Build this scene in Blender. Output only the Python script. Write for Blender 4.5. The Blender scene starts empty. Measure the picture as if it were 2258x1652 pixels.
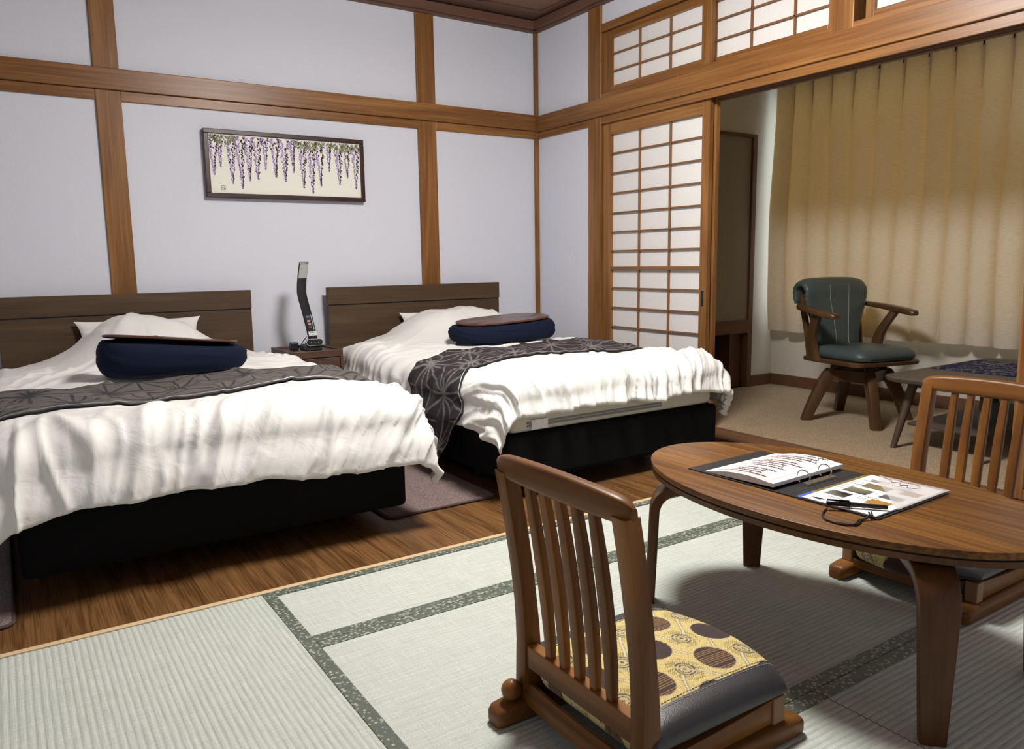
import bpy, bmesh, math, random
import numpy as np
from mathutils import Vector, Matrix, Euler
random.seed(7)
S = bpy.context.scene
COL = S.collection

# ------------------------------------------------------------------ camera, world, light, exposure
cam = bpy.data.cameras.new('camera')
cam.sensor_width = 36.0
cam.lens = 36.0 * 1705.2078 / 2258.0
cam.clip_start = 0.02
camo = bpy.data.objects.new('camera', cam)
COL.objects.link(camo)
camo.location = (0, 0, 0.935)
camo.rotation_euler = (1.42619793, 0.01449032, -0.5848568)
S.camera = camo
S.view_settings.view_transform = 'Standard'
S.view_settings.look = 'None'
S.view_settings.exposure = 0.0
S.view_settings.gamma = 1.0
S.view_settings.use_curve_mapping = False
S.cycles.use_denoising = True
S.cycles.max_bounces = 8
S.cycles.diffuse_bounces = 5
S.cycles.sample_clamp_indirect = 6.0
LAMP_STRENGTH = 104.0
LAMP_COLOR = (1.0, 0.985, 0.955)
LAMP_POS = (1.62, 2.0, 2.33)
wd = bpy.data.worlds.new('evening_sky')
S.world = wd
wd.use_nodes = True
wd.node_tree.nodes['Background'].inputs[0].default_value = (0.92, 0.95, 1.0, 1)
wd.node_tree.nodes['Background'].inputs[1].default_value = 3.2


# ------------------------------------------------------------------ helpers: objects
ORG = {}


def vec(*a):
    return Vector(a)


def setp(o, label=None, cat=None, group=None, kind=None):
    if label: o['label'] = label
    if cat: o['category'] = cat
    if group: o['group'] = group
    if kind: o['kind'] = kind
    return o


def root(name, loc=(0, 0, 0), **k):
    o = bpy.data.objects.new(name, None)
    o.empty_display_size = 0.05
    o.location = loc
    COL.objects.link(o)
    ORG[o.name] = Vector(loc)
    return setp(o, **k)


def link(name, me, parent=None, mats=(), smooth=False, **k):
    o = bpy.data.objects.new(name, me)
    COL.objects.link(o)
    for m in (mats if isinstance(mats, (list, tuple)) else [mats]):
        me.materials.append(m)
    if parent is not None:
        o.parent = parent
        ORG[o.name] = ORG[parent.name]
        if ORG[parent.name].length > 0:
            me.transform(Matrix.Translation(-ORG[parent.name]))
    else:
        ORG[o.name] = Vector((0, 0, 0))
    if smooth:
        me.polygons.foreach_set('use_smooth', [True] * len(me.polygons))
    return setp(o, **k)


def mesh(name, V, F, mats, parent=None, smooth=False, mi=None, **k):
    me = bpy.data.meshes.new(name)
    me.from_pydata([tuple(v) for v in V], [], [tuple(f) for f in F])
    o = link(name, me, parent, mats, smooth, **k)
    if mi is not None:
        me.polygons.foreach_set('material_index', list(mi))
    me.update()
    return o


def from_bm(name, bm, mats, parent=None, smooth=False, **k):
    me = bpy.data.meshes.new(name)
    bmesh.ops.recalc_face_normals(bm, faces=bm.faces)
    bm.to_mesh(me)
    bm.free()
    return link(name, me, parent, mats, smooth, **k)


def bm_box(bm, x0, x1, y0, y1, z0, z1, bev=0.0, seg=2, M=None):
    t = bmesh.new()
    bmesh.ops.create_cube(t, size=1.0)
    for v in t.verts:
        v.co = Vector((x0 + (x1 - x0) * (v.co.x + .5), y0 + (y1 - y0) * (v.co.y + .5), z0 + (z1 - z0) * (v.co.z + .5)))
    if bev > 0:
        bmesh.ops.bevel(t, geom=t.edges[:], offset=bev, segments=seg, profile=.5, affect='EDGES')
    if M is not None:
        t.transform(M)
    me = bpy.data.meshes.new('t')
    t.to_mesh(me)
    t.free()
    bm.from_mesh(me)
    bpy.data.meshes.remove(me)


def box(name, x0, x1, y0, y1, z0, z1, mat, parent=None, bev=.002, seg=2, M=None, smooth=False, **k):
    bm = bmesh.new()
    bm_box(bm, min(x0, x1), max(x0, x1), min(y0, y1), max(y0, y1), min(z0, z1), max(z0, z1), bev, seg, M)
    return from_bm(name, bm, mat, parent, smooth, **k)


def loft(rings, cap=True, closed=False):
    """rings: list of equally long lists of points -> V, F"""
    n = len(rings[0]); V = []; F = []
    for r in rings: V += [tuple(p) for p in r]
    m = len(rings)
    for i in range(m if closed else m - 1):
        a = i * n; b = ((i + 1) % m) * n
        for j in range(n):
            k = (j + 1) % n
            F.append((a + j, a + k, b + k, b + j))
    if cap and not closed:
        F.append(tuple(range(n))[::-1]); F.append(tuple(range((m - 1) * n, m * n)))
    return V, F


def lofted(name, rings, mat, parent=None, smooth=True, cap=True, **k):
    V, F = loft(rings, cap)
    bm = bmesh.new()
    vs = [bm.verts.new(v) for v in V]
    for f in F:
        try: bm.faces.new([vs[i] for i in f])
        except ValueError: pass
    o = from_bm(name, bm, mat, parent, smooth, **k)
    if smooth: auto(o)
    return o


def auto(o, ang=40):
    me = o.data
    me.polygons.foreach_set('use_smooth', [True] * len(me.polygons))
    try: me.set_sharp_from_angle(angle=math.radians(ang))
    except Exception: pass
    return o


def rrect(cx, cy, hx, hy, r, n=3):
    """rounded rectangle outline, ccw"""
    r = min(r, hx * .999, hy * .999)
    out = []
    for sx, sy, a0 in ((1, 1, 0), (-1, 1, 90), (-1, -1, 180), (1, -1, 270)):
        for i in range(n + 1):
            a = math.radians(a0 + 90 * i / n)
            out.append((cx + sx * (hx - r) + r * math.cos(a), cy + sy * (hy - r) + r * math.sin(a)))
    return out


def tube(path, r, n=8, flat=1.0):
    P = [Vector(p) for p in path]
    R = r if isinstance(r, (list, tuple)) else [r] * len(P)
    rings = []; up = None
    for i, p in enumerate(P):
        d = (P[min(i + 1, len(P) - 1)] - P[max(i - 1, 0)]).normalized()
        if up is None:
            up = Vector((0, 0, 1)) if abs(d.z) < .9 else Vector((0, 1, 0))
        up = (up - d * up.dot(d)).normalized()
        s = d.cross(up)
        rings.append([p + s * (R[i] * math.cos(2 * math.pi * j / n)) + up * (R[i] * flat * math.sin(2 * math.pi * j / n)) for j in range(n)])
    return rings


def copy_tree(o, parent=None):
    c = o.copy()
    COL.objects.link(c)
    if parent is not None:
        c.parent = parent
    for ch in list(o.children):
        copy_tree(ch, c)
    return c


def smooth(a, b, x):
    t = np.clip((x - a) / (b - a), 0, 1)
    return t * t * (3 - 2 * t)


def noise2(x, y, seed=0):
    rs = np.random.RandomState(seed)
    perm = rs.permutation(256)
    ang = rs.rand(256) * 2 * np.pi
    xi = np.floor(x).astype(int); yi = np.floor(y).astype(int)
    xf = x - xi; yf = y - yi

    def g(ix, iy, fx, fy):
        h = perm[(perm[ix & 255] + iy) & 255]
        return np.cos(ang[h]) * fx + np.sin(ang[h]) * fy
    u = xf ** 3 * (xf * (xf * 6 - 15) + 10); v = yf ** 3 * (yf * (yf * 6 - 15) + 10)
    a = g(xi, yi, xf, yf); b = g(xi + 1, yi, xf - 1, yf); c = g(xi, yi + 1, xf, yf - 1); d = g(xi + 1, yi + 1, xf - 1, yf - 1)
    return (a + (b - a) * u + (c - a) * v + (a - b - c + d) * u * v) * 1.5


def ridged(x, y, seed=0):
    return 1 - np.abs(noise2(x, y, seed)) * 2.0


def grid_faces(nu, nv, off=0):
    i = np.arange(nu - 1)[:, None]; j = np.arange(nv - 1)[None, :]
    a = (i * nv + j).ravel() + off
    return np.stack([a, a + nv, a + nv + 1, a + 1], 1)


def grid_obj(name, P, mat, parent=None, colors=None, flip=False, solid=0.0, **k):
    """P: (nu,nv,3) array"""
    nu, nv = P.shape[:2]
    F = grid_faces(nu, nv)
    if flip: F = F[:, ::-1]
    me = bpy.data.meshes.new(name)
    me.vertices.add(nu * nv); me.vertices.foreach_set('co', P.reshape(-1).astype(np.float32))
    me.loops.add(len(F) * 4); me.loops.foreach_set('vertex_index', F.reshape(-1).astype(np.int32))
    me.polygons.add(len(F))
    me.polygons.foreach_set('loop_start', np.arange(0, len(F) * 4, 4, dtype=np.int32))
    me.update(calc_edges=True)
    if colors is not None:
        ca = me.color_attributes.new('Col', 'FLOAT_COLOR', 'POINT')
        c = np.ones((nu * nv, 4), np.float32); c[:, :3] = colors.reshape(-1, 3)
        ca.data.foreach_set('color', c.reshape(-1))
    o = link(name, me, parent, mat, True, **k)
    if solid:
        md = o.modifiers.new('thickness', 'SOLIDIFY'); md.thickness = abs(solid); md.offset = -1 if solid > 0 else 1
    return o


# ------------------------------------------------------------------ helpers: materials
def lin(*c):
    return tuple(((v / 255) / 12.92 if v / 255 <= .04045 else ((v / 255 + .055) / 1.055) ** 2.4) for v in c)


class NT:
    def __init__(s, name):
        s.m = bpy.data.materials.new(name); s.m.use_nodes = True
        s.t = s.m.node_tree; s.b = s.t.nodes['Principled BSDF']; s.out = s.t.nodes['Material Output']

    def n(s, typ, inp=None, **kw):
        nd = s.t.nodes.new('ShaderNode' + typ)
        for k, v in kw.items(): setattr(nd, k, v)
        for k, v in (inp or {}).items(): s.set(nd, k, v)
        return nd

    def set(s, nd, k, v):
        i = nd.inputs[k]
        if hasattr(v, 'is_linked') or isinstance(v, bpy.types.NodeSocket): s.t.links.new(v, i)
        elif isinstance(v, tuple) and len(v) == 3 and i.type == 'RGBA': i.default_value = v + (1,)
        else: i.default_value = v

    def ramp(s, fac, stops):
        r = s.n('ValToRGB', {'Fac': fac})
        e = r.color_ramp.elements
        while len(e) < len(stops): e.new(.5)
        for q, (p, c) in zip(e, stops):
            q.position = p; q.color = tuple(c) + (1,)
        return r.outputs[0]

    def mix(s, fac, a, b, mode='MIX'):
        x = s.n('Mix', data_type='RGBA', blend_type=mode)
        s.set(x, 0, fac); s.set(x, 6, a); s.set(x, 7, b)
        return x.outputs[2]

    def bump(s, h, strength=.3, dist=.002):
        b = s.n('Bump', {'Height': h, 'Strength': strength, 'Distance': dist})
        s.set(s.b, 'Normal', b.outputs[0])

    def p(s, **k):
        names = {'color': 'Base Color', 'rough': 'Roughness', 'metal': 'Metallic', 'spec': 'Specular IOR Level', 'sheen': 'Sheen Weight',
                 'coat': 'Coat Weight', 'coatr': 'Coat Roughness'}
        for a, v in k.items(): s.set(s.b, names[a], v)
        return s


def plain(name, c, rough=.6, metal=0., spec=.4, bump=None):
    t = NT(name); t.p(color=c, rough=rough, metal=metal, spec=spec)
    if bump:
        co = t.n('TexCoord')
        nz = t.n('TexNoise', {'Vector': co.outputs['Object'], 'Scale': bump[0], 'Detail': 3.})
        t.bump(nz.outputs['Fac'], bump[1], bump[2] if len(bump) > 2 else .001)
    return t.m


def wood(name, dark, light, axis='z', rough=.42, scale=1.0, spec=.4, contrast=.5, figure=1.0, rnd=True, pore=.5):
    t = NT(name)
    co = t.n('TexCoord')
    v = co.outputs['Object']
    if rnd:
        oi = t.n('ObjectInfo')
        ad = t.n('VectorMath', {0: v}, operation='ADD')
        sc = t.n('VectorMath', {0: oi.outputs['Random']}, operation='SCALE'); sc.inputs['Scale'].default_value = 37.0
        t.set(ad, 1, sc.outputs[0]); v = ad.outputs[0]
    a = 'xyz'.index(axis)
    s1 = [9 * scale] * 3; s1[a] = .7 * scale
    s2 = [110 * scale] * 3; s2[a] = 2.5 * scale
    m1 = t.n('Mapping', {'Vector': v, 'Scale': tuple(s1)})
    n1 = t.n('TexNoise', {'Vector': m1.outputs[0], 'Scale': 1.0, 'Detail': 3., 'Distortion': .5 * figure})
    ring = t.n('Math', {0: n1.outputs['Fac'], 1: 11. * figure}, operation='MULTIPLY')
    ring2 = t.n('Math', {0: ring.outputs[0]}, operation='SINE')
    m2 = t.n('Mapping', {'Vector': v, 'Scale': tuple(s2)})
    n2 = t.n('TexNoise', {'Vector': m2.outputs[0], 'Scale': 1.0, 'Detail': 4.})
    f = t.n('MapRange', {0: ring2.outputs[0], 1: -1., 2: 1., 3: .5 - .5 * contrast, 4: .5 + .5 * contrast})
    f2 = t.n('Math', {0: n2.outputs['Fac'], 1: pore}, operation='MULTIPLY_ADD')
    f2.inputs[2].default_value = -pore / 2
    f3 = t.n('Math', {0: f.outputs[0], 1: f2.outputs[0]}, operation='ADD')
    c = t.ramp(f3.outputs[0], [(.1, dark), (.9, light)])
    t.p(color=c, rough=rough, spec=spec)
    t.bump(n2.outputs['Fac'], .12, .0006)
    return t.m


def wallpaper(name, c, rough=.85):
    t = NT(name)
    co = t.n('TexCoord')
    nz = t.n('TexNoise', {'Vector': co.outputs['Object'], 'Scale': 260., 'Detail': 2.})
    col = t.ramp(nz.outputs['Fac'], [(.3, tuple(x * .95 for x in c)), (.7, tuple(min(1, x * 1.04) for x in c))])
    t.p(color=col, rough=rough, spec=.15)
    t.bump(nz.outputs['Fac'], .12, .0008)
    return t.m


def vcol(name, rough=.7, sheen=0., spec=.25, weave=None):
    t = NT(name)
    a = t.n('VertexColor', layer_name='Col')
    c = a.outputs['Color']
    if weave:
        co = t.n('TexCoord')
        nz = t.n('TexNoise', {'Vector': co.outputs['Object'], 'Scale': weave, 'Detail': 2.})
        c = t.mix(.8, c, t.ramp(nz.outputs['Fac'], [(.35, (.55, .55, .55)), (.65, (1.25, 1.25, 1.2))]), 'MULTIPLY')
        t.bump(nz.outputs['Fac'], .3, .001)
    t.p(color=c, rough=rough, spec=spec, sheen=sheen)
    return t.m


cedar_d, cedar_l = (.155, .062, .016), (.345, .165, .052)
MW = {a: wood('cedar_' + a, cedar_d, cedar_l, a, rough=.36, contrast=.5, spec=.35, pore=1.1) for a in 'xyz'}
MWD = {a: wood('dark_cedar_' + a, (.11, .05, .028), (.19, .095, .055), a, rough=.5, contrast=.3) for a in 'xyz'}
M_trim = {a: wood('cornice_' + a, (.105, .05, .032), (.18, .09, .058), a, rough=.5, contrast=.3) for a in 'xyz'}
M_muntin = {a: wood('lattice_' + a, (.17, .075, .028), (.27, .135, .055), a, rough=.5, contrast=.3) for a in 'xyz'}
M_wall = wallpaper('lilac_white_wallpaper', (.685, .705, .785))
M_wall2 = wallpaper('sunroom_wallpaper', (.62, .585, .51))
M_paper = wallpaper('shoji_paper', (.74, .73, .71), .8)
M_door_panel = wallpaper('closet_door_paper', (.30, .27, .22), .8)
M_headboard = wood('walnut_laminate', (.055, .032, .017), (.118, .076, .043), 'x', rough=.5, scale=1.6, contrast=.35, spec=.25)
M_stand = wood('nightstand_walnut', (.055, .027, .018), (.115, .058, .038), 'x', rough=.4, scale=1.4, contrast=.35)
M_black_cloth = plain('black_bed_fabric', (.0075, .0075, .008), .95, spec=.1, bump=(600, .3))
M_sheet = plain('mattress_cloth', (.58, .555, .475), .9, spec=.1, bump=(300, .2))
M_tape = plain('mattress_tape', (.22, .22, .22), .8, bump=(900, .5))
M_white = plain('white_print', (.80, .80, .79), .6)
M_black = plain('black_plastic', (.012, .012, .013), .35, spec=.5)
M_black_gloss = plain('black_gloss', (.006, .006, .007), .2, spec=.5)
M_black_card = plain('black_binder_vinyl', (.018, .018, .019), .45, spec=.4, bump=(500, .2))
M_steel = plain('polished_steel', (.72, .72, .72), .22, metal=1.0)
M_navy = plain('navy_stretch_cloth', (.0085, .0125, .030), .9, spec=.1, bump=(900, .25))
M_lapboard = wood('lap_board', (.060, .024, .016), (.125, .055, .038), 'x', rough=.28, scale=1.5, contrast=.4)
M_table = wood('table_top_walnut', (.085, .030, .004), (.245, .104, .015), 'y', rough=.42, scale=1.3, contrast=.45, pore=1.9, rnd=False, spec=.3)
M_table_leg = wood('table_leg_walnut', (.055, .020, .006), (.150, .062, .019), 'z', rough=.4, contrast=.35, spec=.3)
M_chair = {a: wood('seat_frame_' + a, (.10, .036, .007), (.285, .118, .026), a, rough=.38, contrast=.5, spec=.25) for a in 'xyz'}
M_endgrain = wood('pale_block', (.20, .10, .045), (.32, .18, .09), 'z', rough=.5)
M_vinyl = plain('charcoal_vinyl', (.035, .034, .037), .38, spec=.5, bump=(420, .45, .0012))
M_stitch = plain('pale_thread', (.42, .40, .38), .8)
M_leather = plain('slate_green_leather', (.055, .076, .075), .36, spec=.5, bump=(260, .25, .001))
M_swivel = wood('dark_oak', (.055, .026, .011), (.125, .062, .027), 'z', rough=.32, scale=1.3, contrast=.4, spec=.5)
M_sun_table = wood('dark_brown_laminate', (.060, .046, .036), (.088, .068, .055), 'x', rough=.45, contrast=.2)
M_sun_leg = wood('dark_brown_leg', (.055, .035, .022), (.10, .068, .045), 'z', rough=.45, contrast=.3)
M_board_edge = wood('pale_edge_board', (.55, .40, .22), (.72, .55, .34), 'x', rough=.5, contrast=.2)
M_plank = wood('oak_plank', (.075, .032, .009), (.205, .100, .035), 'y', rough=.42, scale=2.2, contrast=.40, figure=1.7, pore=1.9, spec=.3)
M_dark = plain('dark_recess', (.03, .027, .024), .9)
M_frame_pic = wood('picture_frame_brown', (.028, .009, .007), (.055, .020, .016), 'x', rough=.35)
M_art = plain('art_paper', (.82, .82, .73), .7)
M_gold = plain('thread_silver', (.55, .55, .55), .35, metal=.8)


def make_duvet_mat():
    t = NT('white_duvet_cotton')
    co = t.n('TexCoord')
    nz = t.n('TexNoise', {'Vector': co.outputs['Object'], 'Scale': 9., 'Detail': 7., 'Distortion': 1.8})
    t.p(color=(.77, .765, .735), rough=.62, spec=.25, sheen=.15)
    t.bump(nz.outputs['Fac'], .34, .012)
    return t.m


M_duvet = make_duvet_mat()
M_pillow = plain('pillow_cotton', (.78, .75, .745), .8, bump=(30, .2, .004))


def make_tatami():
    t = NT('tatami_rush')
    co = t.n('TexCoord')
    v = co.outputs['Object']
    out = []
    for ax in (0, 1):
        s = [1500., 1500., 1500.]; s[ax] = 40.
        out.append(t.n('TexNoise', {'Vector': t.n('Mapping', {'Vector': v, 'Scale': tuple(s)}).outputs[0], 'Scale': .35, 'Detail': 2.}).outputs['Fac'])
    big = t.n('TexNoise', {'Vector': v, 'Scale': 3., 'Detail': 3.})
    f = t.n('Math', {0: out[0], 1: out[1]}, operation='ADD')
    c1 = t.ramp(f.outputs[0], [(.35, (.40, .41, .34)), (.65, (.60, .61, .52))])
    c1 = t.n('Math', {0: f.outputs[0], 1: .5}, operation='MULTIPLY').outputs[0]
    c = t.ramp(c1, [(.36, (.425, .455, .415)), (.62, (.60, .635, .595))])
    c = t.mix(.5, c, t.ramp(big.outputs['Fac'], [(.3, (.92, .95, .9)), (.7, (1.05, 1.03, 1.0))]), 'MULTIPLY')
    t.p(color=c, rough=.55, spec=.3)
    t.bump(c1, .25, .0008)
    return t.m


M_tatami = make_tatami()


def make_heri():
    t = NT('tatami_border_cloth')
    co = t.n('TexCoord')
    v = co.outputs['Object']
    vo = t.n('TexVoronoi', {'Vector': v, 'Scale': 95.}, feature='F1')
    vo2 = t.n('TexVoronoi', {'Vector': v, 'Scale': 240.}, feature='DISTANCE_TO_EDGE')
    a = t.ramp(vo.outputs['Distance'], [(.22, (.52, .53, .42)), (.44, (.10, .125, .10))])
    b = t.ramp(vo2.outputs['Distance'], [(.03, (.55, .6, .5)), (.2, (1.0, 1.0, 1.0))])
    c = t.mix(.9, a, b, 'MULTIPLY')
    t.p(color=c, rough=.42, spec=.5, sheen=.3)
    t.bump(vo.outputs['Distance'], .2, .0008)
    return t.m


M_heri = make_heri()


def make_carpet(name, a, b, sc):
    t = NT(name)
    co = t.n('TexCoord')
    nz = t.n('TexNoise', {'Vector': co.outputs['Object'], 'Scale': sc, 'Detail': 4.})
    n2 = t.n('TexNoise', {'Vector': co.outputs['Object'], 'Scale': sc * .04, 'Detail': 2.})
    c = t.ramp(nz.outputs['Fac'], [(.34, a), (.66, b)])
    c = t.mix(.35, c, t.ramp(n2.outputs['Fac'], [(.3, (.85, .85, .85)), (.7, (1.1, 1.1, 1.1))]), 'MULTIPLY')
    t.p(color=c, rough=.95, spec=.1, sheen=.2)
    t.bump(nz.outputs['Fac'], .8, .004)
    return t.m


M_carpet = make_carpet('beige_loop_carpet', (.20, .143, .080), (.53, .40, .24), 210.)
M_rug = make_carpet('mauve_brown_pile', (.07, .048, .046), (.30, .215, .20), 260.)
M_rug_edge = plain('rug_binding', (.07, .045, .042), .8)


def make_curtain():
    t = NT('cream_gold_drape')
    co = t.n('TexCoord')
    m = t.n('Mapping', {'Vector': co.outputs['Object'], 'Scale': (1., 1., .35)})
    vo = t.n('TexNoise', {'Vector': m.outputs[0], 'Scale': 60., 'Detail': 4., 'Distortion': 2.})
    wv = t.n('TexNoise', {'Vector': t.n('Mapping', {'Vector': co.outputs['Object'], 'Scale': (1., 30., 400.)}).outputs[0], 'Scale': 1., 'Detail': 2.})
    c = t.ramp(wv.outputs['Fac'], [(.3, (.52, .48, .41)), (.7, (.66, .61, .53))])
    t.p(color=c, rough=.75, spec=.25, sheen=.2)
    t.bump(vo.outputs['Fac'], .35, .004)
    tr = t.n('BsdfTranslucent', {'Color': (.90, .52, .14, 1)})
    mx = t.n('MixShader', {0: .13})
    t.t.links.new(t.b.outputs[0], mx.inputs[1]); t.t.links.new(tr.outputs[0], mx.inputs[2])
    t.t.links.new(mx.outputs[0], t.out.inputs[0])
    return t.m


M_curtain = make_curtain()


def make_glass():
    t = NT('window_glass')
    tr = t.n('BsdfTransparent', {'Color': (.93, .96, .95, 1)})
    gl = t.n('BsdfGlossy', {'Roughness': .02})
    mx = t.n('MixShader', {0: .08})
    t.t.links.new(tr.outputs[0], mx.inputs[1]); t.t.links.new(gl.outputs[0], mx.inputs[2])
    t.t.links.new(mx.outputs[0], t.out.inputs[0])
    return t.m


M_glass = make_glass()


def make_film():
    t = NT('clear_page_film')
    tr = t.n('BsdfTransparent', {'Color': (.93, .93, .93, 1)})
    df = t.n('BsdfPrincipled', {'Base Color': (.8, .78, .78, 1), 'Roughness': .25})
    mx = t.n('MixShader', {0: .45})
    t.t.links.new(tr.outputs[0], mx.inputs[1]); t.t.links.new(df.outputs[0], mx.inputs[2])
    t.t.links.new(mx.outputs[0], t.out.inputs[0])
    return t.m


M_film = make_film()


def make_emit(name, c, s):
    t = NT(name)
    e = t.n('Emission', {'Color': c + (1,), 'Strength': s})
    t.t.links.new(e.outputs[0], t.out.inputs[0])
    return t.m


M_lamp = make_emit('lamp_diffuser_glow', LAMP_COLOR, LAMP_STRENGTH)


def make_placemat():
    t = NT('navy_leaf_cloth')
    co = t.n('TexCoord')
    m = t.n('Mapping', {'Vector': co.outputs['Object'], 'Scale': (14., 40., 20.), 'Rotation': (0, 0, .6)})
    nz = t.n('TexNoise', {'Vector': m.outputs[0], 'Scale': 1.0, 'Detail': 3., 'Distortion': 1.5})
    c = t.ramp(nz.outputs['Fac'], [(.52, (.012, .014, .06)), (.56, (.16, .15, .16))])
    t.p(color=c, rough=.85, spec=.2)
    return t.m


M_placemat = make_placemat()

YA, XB = 4.42, 3.139      # front planes of the posts on the two visible walls
X0, Y0 = -1.3, -1.3       # the walls behind and left of the camera
ZC = 2.52
XS = 4.77                 # window wall of the sunroom
YS = 3.72                 # left wall of the sunroom

# ------------------------------------------------------------------ structure: floor
fl = root('floor', kind='structure')


def tatami(x0, x1, y0, y1, along, pitch=.0152, borders=()):
    """ridges run along the given axis; each mat is its own piece with its cloth borders"""
    a0, a1 = (y0, y1) if along == 'x' else (x0, x1)     # across the ridges
    b0, b1 = (x0, x1) if along == 'x' else (y0, y1)
    n = max(2, int(round((a1 - a0) / pitch)))
    prof = []
    for i in range(n):
        for s in range(6):
            u = (i + s / 6) / n
            h = -.0024 * (1 - abs(math.sin(math.pi * s / 6)) ** .55)
            prof.append((a0 + (a1 - a0) * u, h))
    prof.append((a1, -.0024))
    nb = 26
    P = np.zeros((len(prof), nb, 3))
    bs = np.linspace(b0, b1, nb)
    for i, (a, h) in enumerate(prof):
        edge = min(a - a0, a1 - a)
        sag = np.zeros(nb)
        if along == 'x': P[i, :, 0] = bs; P[i, :, 1] = a
        else: P[i, :, 1] = bs; P[i, :, 0] = a
        P[i, :, 2] = h + .0006 * noise2(bs * 3, np.full(nb, a * 9.), 3)
    o = grid_obj('tatami_mat', P, M_tatami, fl, flip=(along == 'x'))
    auto(o, 75)
    for (u0, u1, w0, w1) in borders:
        box('mat_border', u0, u1, w0, w1, -.003, .0022, M_heri, o, bev=.0012)
    return o


HB = .034
XD = .585
tatami(-.26, XD, 1.0 - .70, 2.157, 'y', borders=[(XD - HB, XD, .3, 2.157), (-.26, -.26 + HB, .3, 2.157)])
tatami(X0, -.262, .3, 2.157, 'y', borders=[(-.262 - HB, -.262, .3, 2.157)])
tatami(XD + .001, 2.36, 1.795, 2.157, 'x', borders=[(XD + .001, 2.36, 2.157 - .030, 2.157), (XD + .001, 2.36, 1.795, 1.795 + HB)])
tatami(XD + .001, 2.36, .954, 1.793, 'x', borders=[(XD + .001, 2.36, 1.793 - HB, 1.793), (XD + .001, 2.36, .954, .954 + HB)])
tatami(XD + .001, 1.403, .11, .952, 'x', borders=[(XD + .001, 1.403, .952 - HB, .952)])
tatami(1.405, 2.36, .11, .952, 'x', borders=[(1.405, 2.36, .952 - HB, .952)])
tatami(2.362, 3.06, .954, 2.157, 'x', borders=[(2.362, 3.06, 2.157 - .030, 2.157)])
tatami(2.362, 3.06, .11, .952, 'x')
tatami(X0, .583, Y0, .298, 'x')
tatami(XD + .001, 3.06, Y0, .108, 'x', borders=[(XD + .001, 3.06, .108 - HB, .108)])
box('subfloor', X0, XS + .1, Y0, YA + .1, -.06, -.006, M_dark, fl, bev=0)
box('edge_board', X0, 3.06, 2.158, 2.178, -.006, .003, M_board_edge, fl, bev=.001)
box('door_sill', 3.062, 3.26, .45, 3.77, -.006, .012, MWD['y'], fl, bev=.002)
for xg in (3.166, 3.206):
    box('sill_rail', xg - .004, xg + .004, .45, 3.74, .010, .0145, MW['y'], fl, bev=.001)
# oak planks under the beds, long side along the bed
pw = .2275
pm = {}
for i in range(20):
    x = -1.365 + i * pw
    cuts = [2.1785, 2.1785 + (.42 + 1.3 * ((i * 7919) % 13) / 13.0), YA + .012]
    for a, b in zip(cuts[:-1], cuts[1:]):
        key = round(b - a, 3)
        xe = min(x + pw, 3.062)
        if key not in pm or xe < x + pw:
            o = box('plank', 0, xe - x - .0005, 0, b - a - .0005, -.008, 0, M_plank, fl, bev=.0006, seg=1)
            if xe == x + pw: pm[key] = o
        else:
            o = pm[key].copy(); COL.objects.link(o)
        o.location = (x, a, 0)
box('carpet', 3.26, XS + .02, Y0, YS + .02, -.006, .006, M_carpet, fl, bev=0)

# ------------------------------------------------------------------ structure: back wall (behind the beds)
wb = root('wall_back', kind='structure')
box('plaster', X0 - .1, 3.26, YA + .014, YA + .11, 0, ZC + .1, M_wall, wb, bev=0)
for x0, x1 in ((-1.27, -1.155), (.486, .602), (2.249, 2.375)):
    box('post', x0, x1, YA, YA + .03, 0, ZC, MW['z'], wb, bev=.004, seg=3)
box('corner_post', XB - .011, XB + .03, YA - .010, YA + .03, 0, ZC, MW['z'], wb, bev=.002)
box('tie_rail', X0, XB - .014, YA - .016, YA + .02, 1.8065, 1.909, MW['x'], wb, bev=.003)
for x0, x1 in ((X0, .486), (.602, 2.249), (2.375, XB - .004)):
    box('lintel_strip', x0, x1, YA, YA + .02, 1.757, 1.8065, MW['x'], wb, bev=.002)
box('cornice', X0, XB - .0, YA - .045, YA + .02, 2.447, 2.50, M_trim['x'], wb, bev=.004)
box('cornice_step', X0, XB - .0, YA - .020, YA + .02, 2.436, 2.448, M_trim['x'], wb, bev=.002)

# ------------------------------------------------------------------ structure: right wall with the opening to the sunroom
wr = root('wall_right', kind='structure')
box('plaster', XB + .013, XB + .10, 3.83, YA + .02, 0, ZC + .1, M_wall, wr, bev=0)
box('plaster', XB + .013, XB + .10, Y0, 3.83, 2.325, ZC + .1, M_wall, wr, bev=0)
box('plaster', XB + .013, XB + .10, Y0, .36, 0, 2.325, M_wall, wr, bev=0)
box('post', XB - .002, XB + .12, 3.749, 3.865, 0, ZC, MW['z'], wr, bev=.004, seg=3)
box('post', XB - .002, XB + .12, 2.083, 2.195, 1.897, ZC, MW['z'], wr, bev=.004, seg=3)
box('post', XB - .002, XB + .12, .36, .475, 0, ZC, MW['z'], wr, bev=.004, seg=3)
box('tie_rail', XB - .014, XB + .03, Y0, YA - .016, 1.797, 1.901, MW['y'], wr, bev=.003)
box('lintel_strip', XB, XB + .02, 3.865, YA, 1.755, 1.797, MW['y'], wr, bev=.002)
box('door_head', XB, XB + .12, .475, 3.749, 1.766, 1.80, MW['y'], wr, bev=.001)
for xa, xc in ((XB, XB + .014), (XB + .050, XB + .056), (XB + .092, XB + .12)):
    box('head_lip', xa, xc, .475, 3.749, 1.753, 1.768, MW['y'] if xa == XB else MWD['y'], wr, bev=.001)
box('transom_sill', XB, XB + .12, .475, 3.749, 1.895, 1.926, MW['y'], wr, bev=.002)
box('transom_head', XB, XB + .12, .475, 3.749, 2.283, 2.327, MW['y'], wr, bev=.002)
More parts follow.
